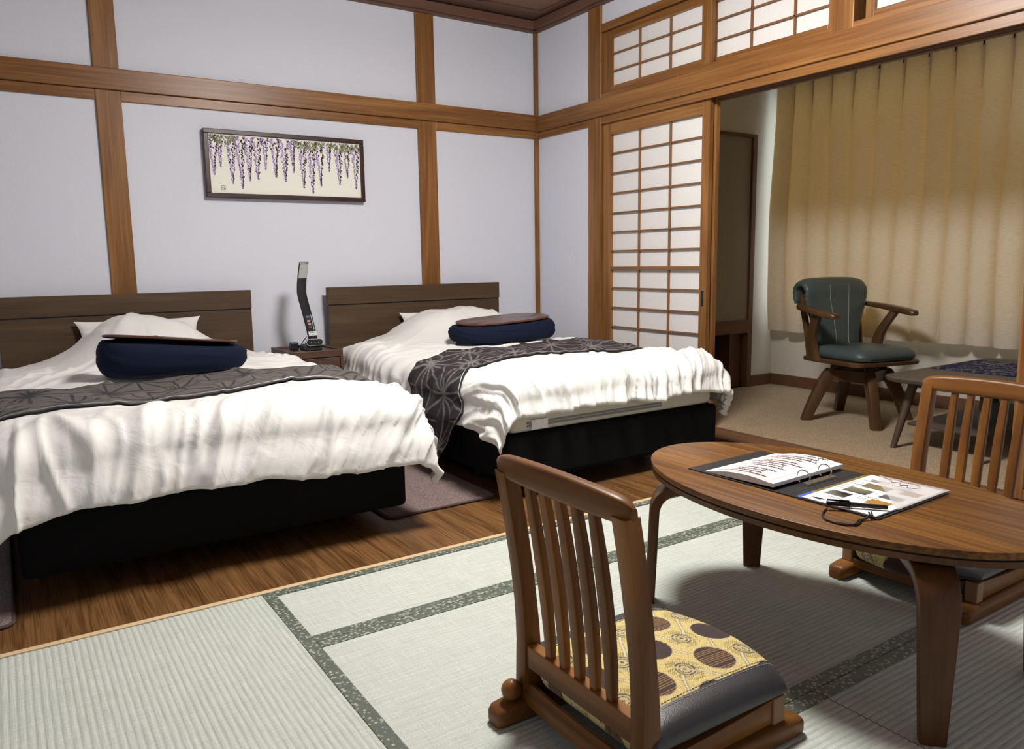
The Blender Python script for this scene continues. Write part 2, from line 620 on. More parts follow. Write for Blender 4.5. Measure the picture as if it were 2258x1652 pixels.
box('cornice', XB - .045, XB + .02, Y0, YA - .02, 2.447, 2.50, M_trim['y'], wr, bev=.004)
box('cornice_step', XB - .020, XB + .02, Y0, YA - .02, 2.436, 2.448, M_trim['y'], wr, bev=.002)

w3 = root('wall_left', kind='structure')
box('plaster', X0 - .1, X0, Y0 - .1, YA + .1, 0, ZC + .1, M_wall, w3, bev=0)
w4 = root('wall_front', kind='structure')
box('plaster', X0 - .1, XS + .1, Y0 - .1, Y0, 0, ZC + .1, M_wall, w4, bev=0)

# ceiling: boards between thin battens, set inside a darker border
ce = root('ceiling', kind='structure')
M_ceil = wood('ceiling_cedar', (.20, .105, .062), (.30, .165, .10), 'x', rough=.55, contrast=.25)
box('ceiling_slab', X0 - .1, XS + .1, Y0 - .1, YA + .1, ZC + .035, ZC + .1, M_dark, ce, bev=0)
box('border_board', X0, XB + .02, YA - .17, YA + .02, ZC - .012, ZC + .03, M_trim['x'], ce, bev=.003)
box('border_board', XB - .08, XB + .02, Y0, YA - .17, ZC - .012, ZC + .03, M_trim['y'], ce, bev=.003)
yb = YA - .172
while yb > Y0:
    ya = max(Y0, yb - .45)
    box('ceiling_board', X0, XB - .082, ya + .003, yb - .003, ZC + .002, ZC + .03, M_ceil, ce, bev=.002)
    yb = ya
for i in range(9):
    xb = 2.56 - i * .45
    box('batten', xb - .013, xb + .013, Y0, YA - .172, ZC - .018, ZC + .004, M_trim['y'], ce, bev=.003)
box('sunroom_board', XB + .10, XS + .1, Y0, YS + .1, 2.36, 2.40, M_wall2, ce, bev=0)

# ------------------------------------------------------------------ structure: sliding paper screens
def screen(name, x, y0, y1, z0, z1, py, pz, stile=.032, top=.045, bot=.04, mid=None, pull=None, depth=.03, label=None):
    """py: pane edges across (descending y), pz: pane edges in height (ascending)"""
    r = root(name, (x, (y0 + y1) / 2, z0), kind='structure')
    box('stile', x, x + depth, max(py), y1, z0, z1, MW['z'], r, bev=.002)
    box('stile', x, x + depth, y0, min(py), z0, z1, MW['z'], r, bev=.002)
    box('rail', x, x + depth, min(py), max(py), max(pz), z1, MW['y'], r, bev=.002)
    box('rail', x, x + depth, min(py), max(py), z0, min(pz), MW['y'], r, bev=.002)
    mw = .0085
    for yv in py[1:-1]:
        box('muntin', x + .006, x + .020, yv - mw / 2, yv + mw / 2, min(pz), max(pz), M_muntin['z'], r, bev=.0006, seg=1)
    for zv in pz[1:-1]:
        h = .020 if mid and abs(zv - mid) < .01 else mw
        box('muntin' if h < .01 else 'middle_rail', x + (.006 if h < .01 else .002), x + .021, min(py), max(py), zv - h / 2, zv + h / 2, M_muntin['y'], r, bev=.0006, seg=1)
    base = {}
    for a, b in zip(py[:-1], py[1:]):
        for c, d in zip(pz[:-1], pz[1:]):
            box('pane', x + .0205, x + .0215, b, a, c, d, M_paper, r, bev=0)
    if pull:
        py_, pz_ = pull
        p = box('finger_pull', x - .0012, x + .012, py_ - .009, py_ + .009, pz_ - .042, pz_ + .042, M_black, r, bev=.0008, label='black recessed finger pull')
    return r


rows = [.055, .176, .294, .412, .53, .648, .768, .887, .992, 1.106, 1.22, 1.338, 1.456, 1.573, 1.684]
cols = [3.672, 3.432, 3.185, 2.945]
d1 = screen('door_1', XB + .018, 2.893, 3.742, .016, 1.757, cols, rows, mid=.887, pull=(2.920, .725))
d2 = copy_tree(d1)
d2.name = 'door_2'
d2.location = d2.location + Vector((.044, -.005, 0))
d3 = screen('door_3', XB + .018, .50, 1.352, .016, 1.757, [1.30, 1.06, .81, .56], rows, mid=.887, pull=(1.325, .72))
d4 = copy_tree(d3)
d4.name = 'door_4'
d4.location = d4.location + Vector((.044, -.012, 0))
trow = [1.963, 2.047, 2.146, 2.236]
t1 = screen('window_1', XB + .018, 2.893, 3.742, 1.928, 2.280, [3.671, 3.437, 3.194, 2.960], trow)
t2 = screen('window_2', XB + .056, 2.20, 2.93, 1.928, 2.280, [2.905, 2.68, 2.43, 2.245], trow)
t3 = screen('window_3', XB + .018, 1.24, 2.042, 1.928, 2.280, [2.003, 1.28], [1.956, 2.24])
t4 = screen('window_4', XB + .056, .48, 1.27, 1.928, 2.280, [1.23, .52], [1.956, 2.24])

# ------------------------------------------------------------------ structure: sunroom shell
sw = root('wall_sunroom', kind='structure')
box('plaster', XB + .10, 4.09, YS, YS + .02, 0, 2.40, M_wall2, sw, bev=0)
box('plaster', 4.0, 4.536, YS, YS + .02, 1.79, 2.40, M_wall2, sw, bev=0)
box('plaster', 4.536, XS, YS, YS + .02, 0, 2.40, M_wall2, sw, bev=0)
box('recess_back', 3.242, 4.769, YS + .36, YS + .38, 0, 2.40, M_dark, sw, bev=0)
ww = root('wall_window', kind='structure')
WY0, WY1, WZ0, WZ1 = .15, 3.70, .50, 2.08
box('plaster', XS, XS + .12, Y0, YS + .4, 0, WZ0, M_wall2, ww, bev=0)
box('plaster', XS, XS + .12, Y0, YS + .4, WZ1, 2.40, M_wall2, ww, bev=0)
box('plaster', XS, XS + .12, WY1, YS + .4, WZ0, WZ1, M_wall2, ww, bev=0)
box('plaster', XS, XS + .12, Y0, WY0, WZ0, WZ1, M_wall2, ww, bev=0)
win = root('window_5', (XS + .06, (WY0 + WY1) / 2, WZ0), kind='structure')
M_alu = plain('bronze_aluminium', (.12, .10, .08), .4, metal=.6)
for a, b in ((WY0, WY0 + .04), (WY1 - .04, WY1), (1.83, 1.88)):
    box('window_stile', XS + .04, XS + .08, a, b, WZ0, WZ1, M_alu, win, bev=.002)
for a, b in ((WZ0, WZ0 + .04), (WZ1 - .04, WZ1)):
    box('window_rail', XS + .04, XS + .08, WY0 + .04, WY1 - .04, a, b, M_alu, win, bev=.002)
for a, b in ((WY0 + .04, 1.83), (1.88, WY1 - .04)):
    box('pane', XS + .058, XS + .062, a, b, WZ0 + .04, WZ1 - .04, M_glass, win, bev=0)
bb = root('baseboard_window', kind='structure')
box('board', XS - .014, XS, Y0, YS - .014, .006, .086, MWD['y'], bb, bev=.002)
b2 = root('baseboard_sunroom', kind='structure')
box('board', 4.537, XS, YS - .014, YS, .006, .086, MWD['x'], b2, bev=.002)

# built-in closet in the sunroom's left wall: sliding panel above an open niche
cl = root('closet', (4.3, YS, 0), label='brown framed closet with beige sliding panel over a dark niche, behind the paper screen', cat='closet')
box('frame_post', 4.492, 4.536, YS - .012, YS + .05, .006, 1.79, MWD['z'], cl, bev=.002)
box('frame_head', 3.56, 4.492, YS - .012, YS + .05, 1.768, 1.79, MWD['x'], cl, bev=.002)
box('frame_rail', 3.56, 4.492, YS - .012, YS + .05, .404, .497, MWD['x'], cl, bev=.002)
box('sliding_panel', 3.56, 4.492, YS + .006, YS + .024, .497, 1.768, M_door_panel, cl, bev=0)
box('niche_side', 4.37, 4.491, YS + .05, YS + .20, .006, .404, MWD['z'], cl, bev=.002)
box('niche_floor', 3.56, 4.491, YS + .06, YS + .355, .006, .02, MWD['x'], cl, bev=0)
box('niche_back', 3.30, 4.536, YS + .20, YS + .22, .02, .404, M_door_panel, cl, bev=0)

# ------------------------------------------------------------------ curtain
def make_curtain_mesh():
    ys0, ys1 = 3.665, -.9
    pitch = .1535
    ny = 760; nz = 46
    y = np.linspace(ys0, ys1, ny)[:, None]
    s = np.linspace(0, 1, nz)[None, :]
    zt, zb = 2.115, .418
    ph = (3.378 - y) / pitch + .18 * noise2(y * 1.7 + s * .5, s * 1.3 + y * 0, 11)
    amp = .028 + .044 * smooth(0, .25, s) + .008 * noise2(y * 3, s * 2 + 0 * y, 5)
    fr = ph - np.floor(ph)
    wave = np.abs(np.sin(np.pi * fr)) ** .50       # sharp grooves at every pinch pleat, round bellies between
    pinch = np.exp(-((fr - np.round(fr)) / .10) ** 2) * (1 - smooth(.0, .22, s)) * .018
    x = 4.672 - amp * (wave - .45) * 1.15 + .012 * noise2(y * 2.2, s * 3.1 + 0 * y, 8) * smooth(.1, 1, s) + pinch
    # hem ripples a little and the end returns to the wall
    z = zt + (zb - zt) * s + .004 * np.sin(y * 9) * s + 0 * y
    ret = smooth(3.60, 3.665, y)
    x = x - .012 * ret
    yy = y + .012 * np.sin(2 * np.pi * ph) * smooth(0, .3, s) * (1 - ret)
    return np.stack([x, yy + 0 * s, z], 2)


cu = root('curtain', (4.68, 1.35, 2.13), label='cream and gold pleated curtain hanging over the sunroom window', cat='curtain')
grid_obj('drape', make_curtain_mesh(), M_curtain, cu)
def pleat_blockers():
    # unseen cloth strips added behind each pleat groove to block light through the drape
    V = []; F = []
    pitch = .1535
    sv = np.linspace(0.0, 1, 24)
    for k in range(-1, 28):
        yv = np.full(24, 3.378 - pitch * k)
        for _ in range(4):
            yv = 3.378 - pitch * (k - .18 * noise2(yv * 1.7 + sv * .5, sv * 1.3, 11))
        amp = .028 + .044 * smooth(0, .25, sv) + .008 * noise2(yv * 3, sv * 2, 5)
        x = 4.672 + amp * .45 * 1.15 + .012 * noise2(yv * 2.2, sv * 3.1, 8) * smooth(.1, 1, sv)
        hw = .016 + .012 * smooth(0, .3, sv)
        z = 2.112 + (.425 - 2.112) * sv
        b = len(V)
        for i in range(24):
            V += [(x[i] + .004, yv[i] + hw[i], z[i]), (x[i] + .012, yv[i], z[i]), (x[i] + .004, yv[i] - hw[i], z[i])]
        for i in range(23):
            a = b + 3 * i
            F += [(a, a + 1, a + 4, a + 3), (a + 1, a + 2, a + 5, a + 4)]
    return V, F


V, F = pleat_blockers()
mesh('pleat_light_blocks', V, F, M_curtain, cu, True, kind='stuff')
box('curtain_rail', 4.655, 4.70, -.9, 3.62, 2.135, 2.16, MWD['y'], cu, bev=.003)
for i in range(29):
    yv = 3.378 - i * .1535
    lofted('hook', tube([(4.69, yv, 2.138), (4.688, yv, 2.12), (4.684, yv, 2.09)], .004, 6), M_black, cu)

# ------------------------------------------------------------------ ceiling lamp (above the frame, the room's light)
cx, cy, cz = LAMP_POS
la = root('ceiling_lamp', LAMP_POS, label='round white ceiling lamp above the low table', cat='lamp')
ring = lambda r, z: [(cx + r * math.cos(2 * math.pi * i / 40), cy + r * math.sin(2 * math.pi * i / 40), z) for i in range(40)]
lofted('diffuser', [ring(.20, cz - .055), ring(.245, cz - .05), ring(.27, cz - .03), ring(.27, cz + .045), ring(.25, cz + .06)], M_lamp, la)
lofted('mount', [ring(.16, cz + .062), ring(.16, ZC - .020)], M_white, la)

# ------------------------------------------------------------------ beds
def make_bed(x0, x1, label):
    yf, yh = 2.452, 4.33
    cxb = (x0 + x1) / 2
    r = root('bed', (cxb, (yf + yh) / 2, 0), label=label, cat='bed', group='twin beds against the white wall')
    box('base', x0, x1, yf, yh, .075, .262, M_black_cloth, r, bev=.018, seg=3)
    for sx in (x0 + .12, x1 - .12):
        for sy in (yf + .40, yh - .25):
            box('leg', sx - .025, sx + .025, sy - .025, sy + .025, 0, .075, M_black, r, bev=.003)
    m = box('mattress', x0 + .020, x1 - .020, yf + .014, yh - .005, .264, .438, M_sheet, r, bev=.03, seg=4, smooth=True)
    for z in (.288, .300):
        box('tape_trim', x0 + .10, x1 - .35, yf + .0105, yf + .0145, z, z + .007, M_tape, m, bev=0)
    box('care_label', x0 + .02 + .1, x0 + .2, yf + .0095, yf + .0135, .275, .315, M_white, m, bev=0)
    h = root('headboard', (cxb, (yf + yh) / 2, 0))
    h.parent = r; h.location = (0, 0, 0)
    hx0, hx1 = (x0 - .003, x1 - .004)
    box('lower_panel', hx0 + .004, hx1 - .002, yh + .008, yh + .034, .10, .698, M_headboard, h, bev=.002)
    box('upper_panel', hx0, hx1, yh + .004, yh + .036, .7045, .804, M_headboard, h, bev=.002)
    box('groove_strip', hx0 + .004, hx1 - .002, yh + .014, yh + .032, .690, .71, M_black, h, bev=0)
    return r


make_bed(-.018, 1.158, 'black based bed with walnut headboard, the nearer one reaching the frame edge')
make_bed(1.592, 2.770, 'black based bed with walnut headboard beside the paper screen')


class Duvet:
    def __init__(s, cx, yh, yf, a, ov_l, ov_r, ov_f, bump, seed, gather, z0=.497, r=.10, side_near=1.0, top_seed=0, tuck=.3, press=None):
        s.cx, s.yh, s.b, s.a = cx, yh, yh - yf, a
        s.ovl, s.ovr, s.ovf, s.bump, s.seed, s.gather, s.z0, s.r = ov_l, ov_r, ov_f, bump, seed, gather, z0, r
        s.side_near = side_near
        s.fq = top_seed or 5.0
        s.tuck = tuck
        s.press = press

    def ovside(s, q, side):
        o = s.ovl if side < 0 else s.ovr
        k = s.side_near + (1 - s.side_near) * smooth(s.b * .72, s.b, q)
        return o * k

    def S(s, p, q, wr=1.0, lift=0.0, full=False):
        a, b, r, sd = s.a, s.b, s.r, s.seed
        ox = np.maximum(np.abs(p) - a, 0) * np.sign(p)
        oy = np.maximum(q - b, 0)
        d = (np.abs(ox) ** 2.5 + oy ** 2.5) ** .4 + 1e-9
        dn = np.sqrt(ox ** 2 + oy ** 2) + 1e-9
        dx, dy = ox / dn, oy / dn
        th = np.minimum(d / r, np.pi / 2)
        hang = np.maximum(d - np.pi * r / 2, 0)
        corner = np.minimum(np.abs(ox), oy)
        phi = np.arctan2(oy, np.abs(ox) + 1e-9)
        fold = np.sin(phi * 8 + sd) * .016 * smooth(.03, .2, corner)
        hor = r * np.sin(th) + .06 * hang + .25 * corner * hang + fold + .022 * smooth(0, .10, hang)
        hor = hor * (1 - s.tuck * (1 - smooth(.34, .56, q)))
        pc = np.clip(p, -a, a); qc = np.minimum(q, b)
        X, bw, Yb, bh = s.bump
        xw = pc + s.cx
        bx = np.exp(-(np.abs(xw - X) / bw) ** 3.0)
        yq = s.yh - qc
        by = smooth(Yb - .46, Yb - .06, yq) * (1 - .10 * smooth(Yb + .02, Yb + .1, yq))
        top = s.z0 + .020 * np.exp(-((qc - b + .10) / .13) ** 2) + bh * bx * by
        top = top - .014 * smooth(a - .14, a, np.abs(pc))
        top = top + .022 * noise2(pc * 2.9 + 5, qc * 2.4, sd + 1) + .009 * noise2(pc * 6.5, qc * 5.5, sd + 2)
        z = top - r * (1 - np.cos(th)) - hang
        x = s.cx + pc + dx * hor
        y = s.yh - (qc + dy * hor)
        # wrinkles: rounded folds that fall towards the hems, a few long creases on the top
        wx = p + .09 * noise2(p * 1.9, q * 1.9, sd + 3); wy = q + .09 * noise2(p * 2.0 + 9, q * 1.9, sd + 4)
        front = smooth(b - .42, b + .02, q); side = smooth(a - .28, a + .05, np.abs(p))
        g, fq = s.gather, s.fq
        rid = lambda n, w: np.exp(-(n / w) ** 2)
        sl = wx * fq + (q - b) * (1.6 + 1.8 * np.tanh(p * 3))
        f1 = rid(noise2(sl, q * 1.2, sd + 5), .16)
        f2 = rid(noise2(sl * 2.1 + 3, q * 1.8, sd + 6), .15)
        f3 = rid(noise2(sl * 3.7 + 7 + (q - b) * 2, q * 2.6, sd + 16), .14)
        patch = smooth(-.25, .25, noise2(p * 2.2, q * 1.5, sd + 7))
        w_front = (f1 - .4) * .018 + (f2 - .35) * .014 * (.35 + .65 * patch) + (f3 - .3) * .008 * smooth(b - .22, b + .1, q) * (1 - .7 * patch)
        ss = wy * 6.0 + np.abs(p) * 1.5
        w_side = (rid(noise2(ss, p * 1.4, sd + 8), .2) - .4) * .011 + (rid(noise2(ss * 2.2, p * 2.2, sd + 9), .22) - .4) * .006
        t1 = rid(noise2(wx * 2.2 + wy * 1.2, wy * 1.5 - wx * .6, sd + 10), .07) * patch
        t2 = rid(noise2(wx * 3.6 - wy * 1.8, wy * 2.9 + wx, sd + 11), .08) * (1 - patch)
        ra = np.arctan2(xw - X, np.maximum(q - .10, .03))
        rad = rid(noise2(ra * 5.5, np.hypot(xw - X, q) * 1.6, sd + 13), .12) * smooth(.2, .45, q) * (1 - smooth(.6, 1.0, q))
        m_ = noise2(p * 14, q * 13, sd + 14) * .0016
        disp = g * front * w_front + side * (1 - front * .7) * w_side + (1 - front) * (1 - side * .6) * (t1 * .010 + t2 * .009) + .011 * rad + m_
        disp = disp * wr + lift
        nz = np.cos(th); hx = np.sin(th)
        if s.press:
            # where a cushion lies the quilt is pressed flat
            ex, ey, rx_, ry_, zp = s.press
            el = (np.abs((x - ex) / rx_) ** 3 + np.abs((y - ey) / ry_) ** 3) ** (1 / 3)
            w_ = 1 - smooth(.98, 1.25, el)
            flat = zp + lift
            z = z * (1 - w_) + np.minimum(z, zp - .006) * w_
            disp = disp * (1 - w_) + (np.minimum(z + disp, flat) - z) * w_
        x = x + dx * hx * disp; y = y - dy * hx * disp; z = z + nz * disp
        P = np.stack([x, y, z], -1)
        return (P, dx, dy) if full else P

    def build(s, n=230, m=240, q0=.0):
        """closed quilt: upper sheet whose last rows curl under at the hem, lower sheet just beneath"""
        e = 8
        u = np.r_[np.full(e, -1.), np.linspace(-1, 1, n), np.full(e, 1.)][:, None]
        v = np.r_[np.linspace(0, 1, m), np.full(e, 1.)][None, :]
        ku = np.r_[np.linspace(1, 1 / e, e), np.zeros(n), np.linspace(1 / e, 1, e)][:, None]
        kv = np.r_[np.zeros(m), np.linspace(1 / e, 1, e)][None, :]
        q = q0 + (s.b + s.ovf - q0) * v + 0 * u
        q = q + (.016 * noise2(u * 3.1, v * 0 + 3.3, s.seed + 20) + .007 * noise2(u * 9, v * 0 + 7.3, s.seed + 22)) * smooth(.75, 1, v)
        half = np.where(u < 0, s.a + s.ovside(q, -1), s.a + s.ovside(q, 1))
        half = half + .012 * noise2(q * 3.7, u * 0 + 1.7, s.seed + 21) * np.abs(u)
        p = u * half
        P, dx, dy = s.S(p, q, full=True)
        kk = np.maximum(ku + 0 * kv, kv + 0 * ku)
        R = .015
        ang = np.pi * kk
        inn = R * (1 - np.cos(ang))
        P[..., 0] -= dx * inn; P[..., 1] += dy * inn
        P[..., 2] -= R * np.sin(ang) * np.clip(np.hypot(dx, dy), 0, 1)
        Q = s.S(p, q, wr=.6, lift=-.020)
        Q[..., 0] -= dx * (inn - 2 * R) * (kk > 0) * 0
        N, M = P.shape[:2]
        V = np.concatenate([P.reshape(-1, 3), Q.reshape(-1, 3)])
        off = N * M
        F = [grid_faces(N, M)[:, ::-1], grid_faces(N, M, off)]
        def strip(idx, rev):
            a, b = idx[:-1], idx[1:]
            f = np.stack([a, b, b + off, a + off], 1)
            return f[:, ::-1] if rev else f
        I = np.arange(N * M).reshape(N, M)
        F += [strip(I[:, 0], False), strip(I[:, -1], True), strip(I[0, :], True), strip(I[-1, :], False)]
        F = np.concatenate(F)
        me = bpy.data.meshes.new('duvet')
        me.vertices.add(len(V)); me.vertices.foreach_set('co', V.reshape(-1).astype(np.float32))
        me.loops.add(len(F) * 4); me.loops.foreach_set('vertex_index', F.reshape(-1).astype(np.int32))
        me.polygons.add(len(F)); me.polygons.foreach_set('loop_start', np.arange(0, len(F) * 4, 4, dtype=np.int32))
        me.update(calc_edges=True); me.validate()
        return link('duvet', me, None, M_duvet, True)


D1 = Duvet(.575, 4.214, 2.478, .575, .43, .285, .285, (.575, .30, 4.14, .205), 31, 1.0, top_seed=4.2, tuck=.36, press=(.575, 3.375, .285, .165, .511))
D2 = Duvet(2.20, 4.216, 2.525, .538, .30, .30, .215, (2.33, .37, 4.13, .172), 57, 1.25, side_near=.80, top_seed=7.5, tuck=.08, press=(2.305, 3.585, .31, .18, .507))
dv1 = D1.build()
setp(dv1, 'white rumpled duvet on the nearer bed, its corner hanging to the floor', 'duvet', 'white duvets on the beds')
dv2 = D2.build()
setp(dv2, 'white rumpled duvet on the bed beside the paper screen, gathered folds at foot', 'duvet', 'white duvets on the beds')


def lines_asanoha(px, py, s):
    """distance to the lines of a hemp-leaf star lattice with edge s"""
    h = s * math.sqrt(3) / 2
    b = py / h; a = px / s - b / 2
    fa, fb = a - np.floor(a), b - np.floor(b)
    up = fa + fb < 1
    u = np.where(up, fa, 1 - fa); v = np.where(up, fb, 1 - fb); w = 1 - u - v
    edge = np.minimum(np.minimum(u, v), w) * h
    mx = np.maximum(np.maximum(u, v), w)
    med = np.where(mx == u, np.abs(v - w), np.where(mx == v, np.abs(u - w), np.abs(u - v))) * s / 2
    return np.minimum(edge, med), edge, med


def make_runner(D, q0, q1, ov_l, ov_r, point, base, line, label, shift, tassel, slant=0.0):
    n, m = 420, 110
    p = np.linspace(-(D.a + ov_l), D.a + ov_r, n)[:, None]
    t = np.linspace(-1, 1, m)[None, :]
    hw = (q1 - q0) / 2
    endl = -(D.a + ov_l) + point
    k = np.clip((p - (-(D.a + ov_l))) / max(point, 1e-4), 0.02, 1) if point else np.ones_like(p)
    q = (q0 + q1) / 2 + t * hw * k + .010 * np.sin(p * 5 + 1) + .008 * noise2(p * 6, t * 0 + 2., D.seed + 40)
    q = q + slant * smooth(D.a - .22, D.a + .40, -p)
    P = D.S(p + 0 * t, q, wr=1.0, lift=.009)
    _, e, md = lines_asanoha(p + shift[0] + 0 * t, t * hw + shift[1] + 0 * p, .235)
    dd = np.minimum(np.abs(md - .008) if False else md, e)
    L = (1 - smooth(.0028, .0062, dd))[..., None]
    rnd = np.random.RandomState(3).rand(n, m, 1)
    base_ = np.array(base)[None, None] * (.85 + .3 * rnd)
    C = base_ * (1 - L) + np.array(line)[None, None] * L * (.75 + .5 * rnd)
    trim = (np.abs(t) > .965)[..., None] * np.ones((n, 1, 1))
    C = np.where(trim > 0, np.array([.02, .017, .018])[None, None], C)
    o = grid_obj('bed_runner', P, vcol('runner_weave', .7, sheen=.05, spec=.15, weave=700.), None, C, flip=False, solid=-.004)
    setp(o, label, 'bed runner', 'patterned runners laid across the beds')
    # silver edge stitching of the foot side
    E = P[::6, m - 3]
    rings = tube([tuple(v + np.array([0, 0, .0045])) for v in E], .0016, 5)
    V, F = loft(rings)
    mesh('edge_stitching', V, F, M_gold, o, True, label='glittering silver stitching')
    if tassel:
        tip = P[0, m // 2]
        lofted('tassel', tube([tuple(tip), tuple(tip + np.array([-.003, 0, -.03])), tuple(tip + np.array([.002, .002, -.065]))], [.003, .004, .0015], 6), M_gold, o, label='silver thread tassel')
    return o


make_runner(D1, .997, 1.452, .30, .20, 0, (.125, .112, .105), (.030, .032, .038),
            'grey bed runner with dark star lines on the nearer bed', (.05, .02), False)
make_runner(D2, .896, 1.371, .450, .24, .22, (.030, .0225, .026), (.17, .165, .165),
            'plum dark bed runner with pale star lines and hanging pointed end', (.10, .11), True, slant=.17)


def superpillow(cx, cy, cz, hx, hy, hz, rot=(0, 0, 0), e=.5, seed=1):
    n, m = 60, 44
    u = np.linspace(-1, 1, n)[:, None]; v = np.linspace(-1, 1, m)[None, :]
    T = (np.clip(1 - np.abs(u) ** 2.6, 0, 1) * np.clip(1 - np.abs(v) ** 2.6, 0, 1)) ** e
    pinch = 1 - .07 * (np.abs(v) ** 2) * (1 - np.abs(u) ** 3)
    pinch2 = 1 - .10 * (np.abs(u) ** 2) * (1 - np.abs(v) ** 3)
    X = u * hx * pinch2; Y = v * hy * pinch
    w = .012 * noise2(u * 4, v * 4, seed)
    top = np.stack([X + 0 * v, Y + 0 * u, T * hz + w * T], -1)
    bot = np.stack([X + 0 * v, Y + 0 * u, -T * hz * .8], -1)
    R = np.array(Euler(rot).to_matrix())
    out = []
    for A in (top, bot):
        out.append(A @ R.T + np.array([cx, cy, cz]))
    V = np.concatenate([out[0].reshape(-1, 3), out[1].reshape(-1, 3)])
    F = np.concatenate([grid_faces(n, m), grid_faces(n, m, n * m)[:, ::-1]])
    return V, F


V, F = superpillow(.585, 4.281, .563, .292, .118, .030, (1.33, .0, 0))
o = mesh('pillow', V, F, M_pillow, None, True)
setp(o, 'white pillow with corners sticking out under the nearer duvet', 'pillow', 'pillows under the duvets')
V, F = superpillow(2.31, 4.281, .544, .29, .098, .030, (1.33, .0, 0), seed=4)
o = mesh('pillow', V, F, M_pillow, None, True)
setp(o, 'white pillow tucked under the duvet of the bed beside the screen', 'pillow', 'pillows under the duvets')


# lap desk cushions: navy bean cushion with an oval wooden board on top
def lap_cushion(x, y, hl, z0, hz, brot, bz, label, blabel_tilt):
    r = root('lap_cushion', (x, y, z0), label=label, cat='cushion', group='navy lap desk cushions on the beds')
    n, m = 72, 20
    rings = []
    for j in range(m + 1):
        t = -1 + 2 * j / m
        w = (1 - abs(t) ** 2.3) ** .5
        ring_ = []
        for i in range(n):
            a = 2 * math.pi * i / n
            ca, sa = math.cos(a), math.sin(a)
            k = .62
            ex = math.copysign(abs(ca) ** k, ca) * hl * (.84 + .16 * w); ey = math.copysign(abs(sa) ** k, sa) * hl * .56 * (.80 + .20 * w)
            z_t = 0
            wob = .004 * math.sin(5 * a + 9 * t) + .003 * math.sin(11 * a + 14 * t + x) * (t > .1)
            ring_.append((x + ex * (1 + wob) * (.22 + .78 * w if abs(t) > .98 else 1), y + ey * (1 + wob), z0 + hz * (1 + t) + (brot[1] * -ex * .9 * max(0, t))))
        rings.append(ring_)
    lofted('cushion_body', rings, M_navy, r)
    M = Matrix.Translation((x - .005, y - .012, bz)) @ Euler(brot).to_matrix().to_4x4()
    prof = [(-.006, .0), (-.006, .97), (-.003, .995), (.003, .995), (.006, .98), (.006, .0)]
    bx, by = hl * .90, hl * .50
    rr = []
    for z, k in prof:
        rr.append([M @ Vector((math.copysign(abs(math.cos(a)) ** .75, math.cos(a)) * bx * max(k, .02), math.copysign(abs(math.sin(a)) ** .75, math.sin(a)) * by * max(k, .02), z)) for a in [2 * math.pi * i / 64 for i in range(64)]])
    lofted('board', rr, M_lapboard, r, label='glossy brown wooden board')
    return r


lap_cushion(.575, 3.375, .280, .513, .061, (-.092, .115, 0), .645, 'navy lap desk cushion with edge-on board on the nearer bed', 0)
lap_cushion(2.305, 3.585, .305, .509, .053, (.035, -.045, 0), .624, 'navy lap desk cushion with oval board on the bed beside the screen', 0)

# ------------------------------------------------------------------ rugs
def rug(x0, x1, y0, y1, label):
    bm = bmesh.new()
    o = lofted('bedside_rug', [[(a, b, z) for a, b in rrect((x0 + x1) / 2, (y0 + y1) / 2, (x1 - x0) / 2 - i, (y1 - y0) / 2 - i, .03, 4)] for z, i in ((.0005, 0), (.007, 0), (.010, .006))], M_rug)
    setp(o, label, 'rug', 'mauve brown bedside rugs')
    rings = []
    edge = rrect((x0 + x1) / 2, (y0 + y1) / 2, (x1 - x0) / 2, (y1 - y0) / 2, .03, 4)
    V, F = loft(tube([(a, b, .006) for a, b in edge + edge[:1]], .0055, 6))
    mesh('binding', V, F, M_rug_edge, o, True)
    return o


rug(1.125, 1.60, 2.545, 4.0, 'mauve brown rug between the two beds')
rug(-.62, -.045, 2.335, 3.9, 'mauve brown rug on the outer side of the nearer bed')

# ------------------------------------------------------------------ nightstand and lamp
ns = root('nightstand', (1.388, 4.155, 0), label='small walnut nightstand between the beds', cat='nightstand')
nx0, nx1, ny0, ny1, nzt = 1.245, 1.532, 3.985, 4.335, .482
box('side_panel', nx0, nx0 + .016, ny0, ny1, .02, nzt, M_stand, ns, bev=.002)
box('side_panel', nx1 - .016, nx1, ny0, ny1, .02, nzt, M_stand, ns, bev=.002)
box('top_panel', nx0 + .016, nx1 - .016, ny0 + .02, ny1 - .016, .455, .472, M_stand, ns, bev=.001)
box('front_rail', nx0 + .016, nx1 - .016, ny0 + .001, ny0 + .02, .444, nzt - .001, M_stand, ns, bev=.002)
box('back_panel', nx0 + .016, nx1 - .016, ny1 - .016, ny1, .02, nzt, M_stand, ns, bev=.002)
box('drawer', nx0 + .018, nx1 - .018, ny0 + .002, ny0 + .3, .30, .440, M_stand, ns, bev=.002)
box('lower_drawer', nx0 + .018, nx1 - .018, ny0 + .002, ny0 + .3, .05, .296, M_stand, ns, bev=.002)

dl = root('desk_lamp', (1.405, 4.14, .473), label='slim black desk lamp with angled flat panel on the nightstand', cat='lamp')
lx, ly = 1.408, 4.14
lofted('base', [[(a, b, z) for a, b in rrect(lx + (0 if z < .49 else .003), ly + dy, hx, hy, .012, 3)] for z, hx, hy, dy in ((.4725, .046, .055, 0), (.478, .048, .057, 0), (.490, .046, .052, .004), (.505, .036, .035, .012))], M_black, dl)
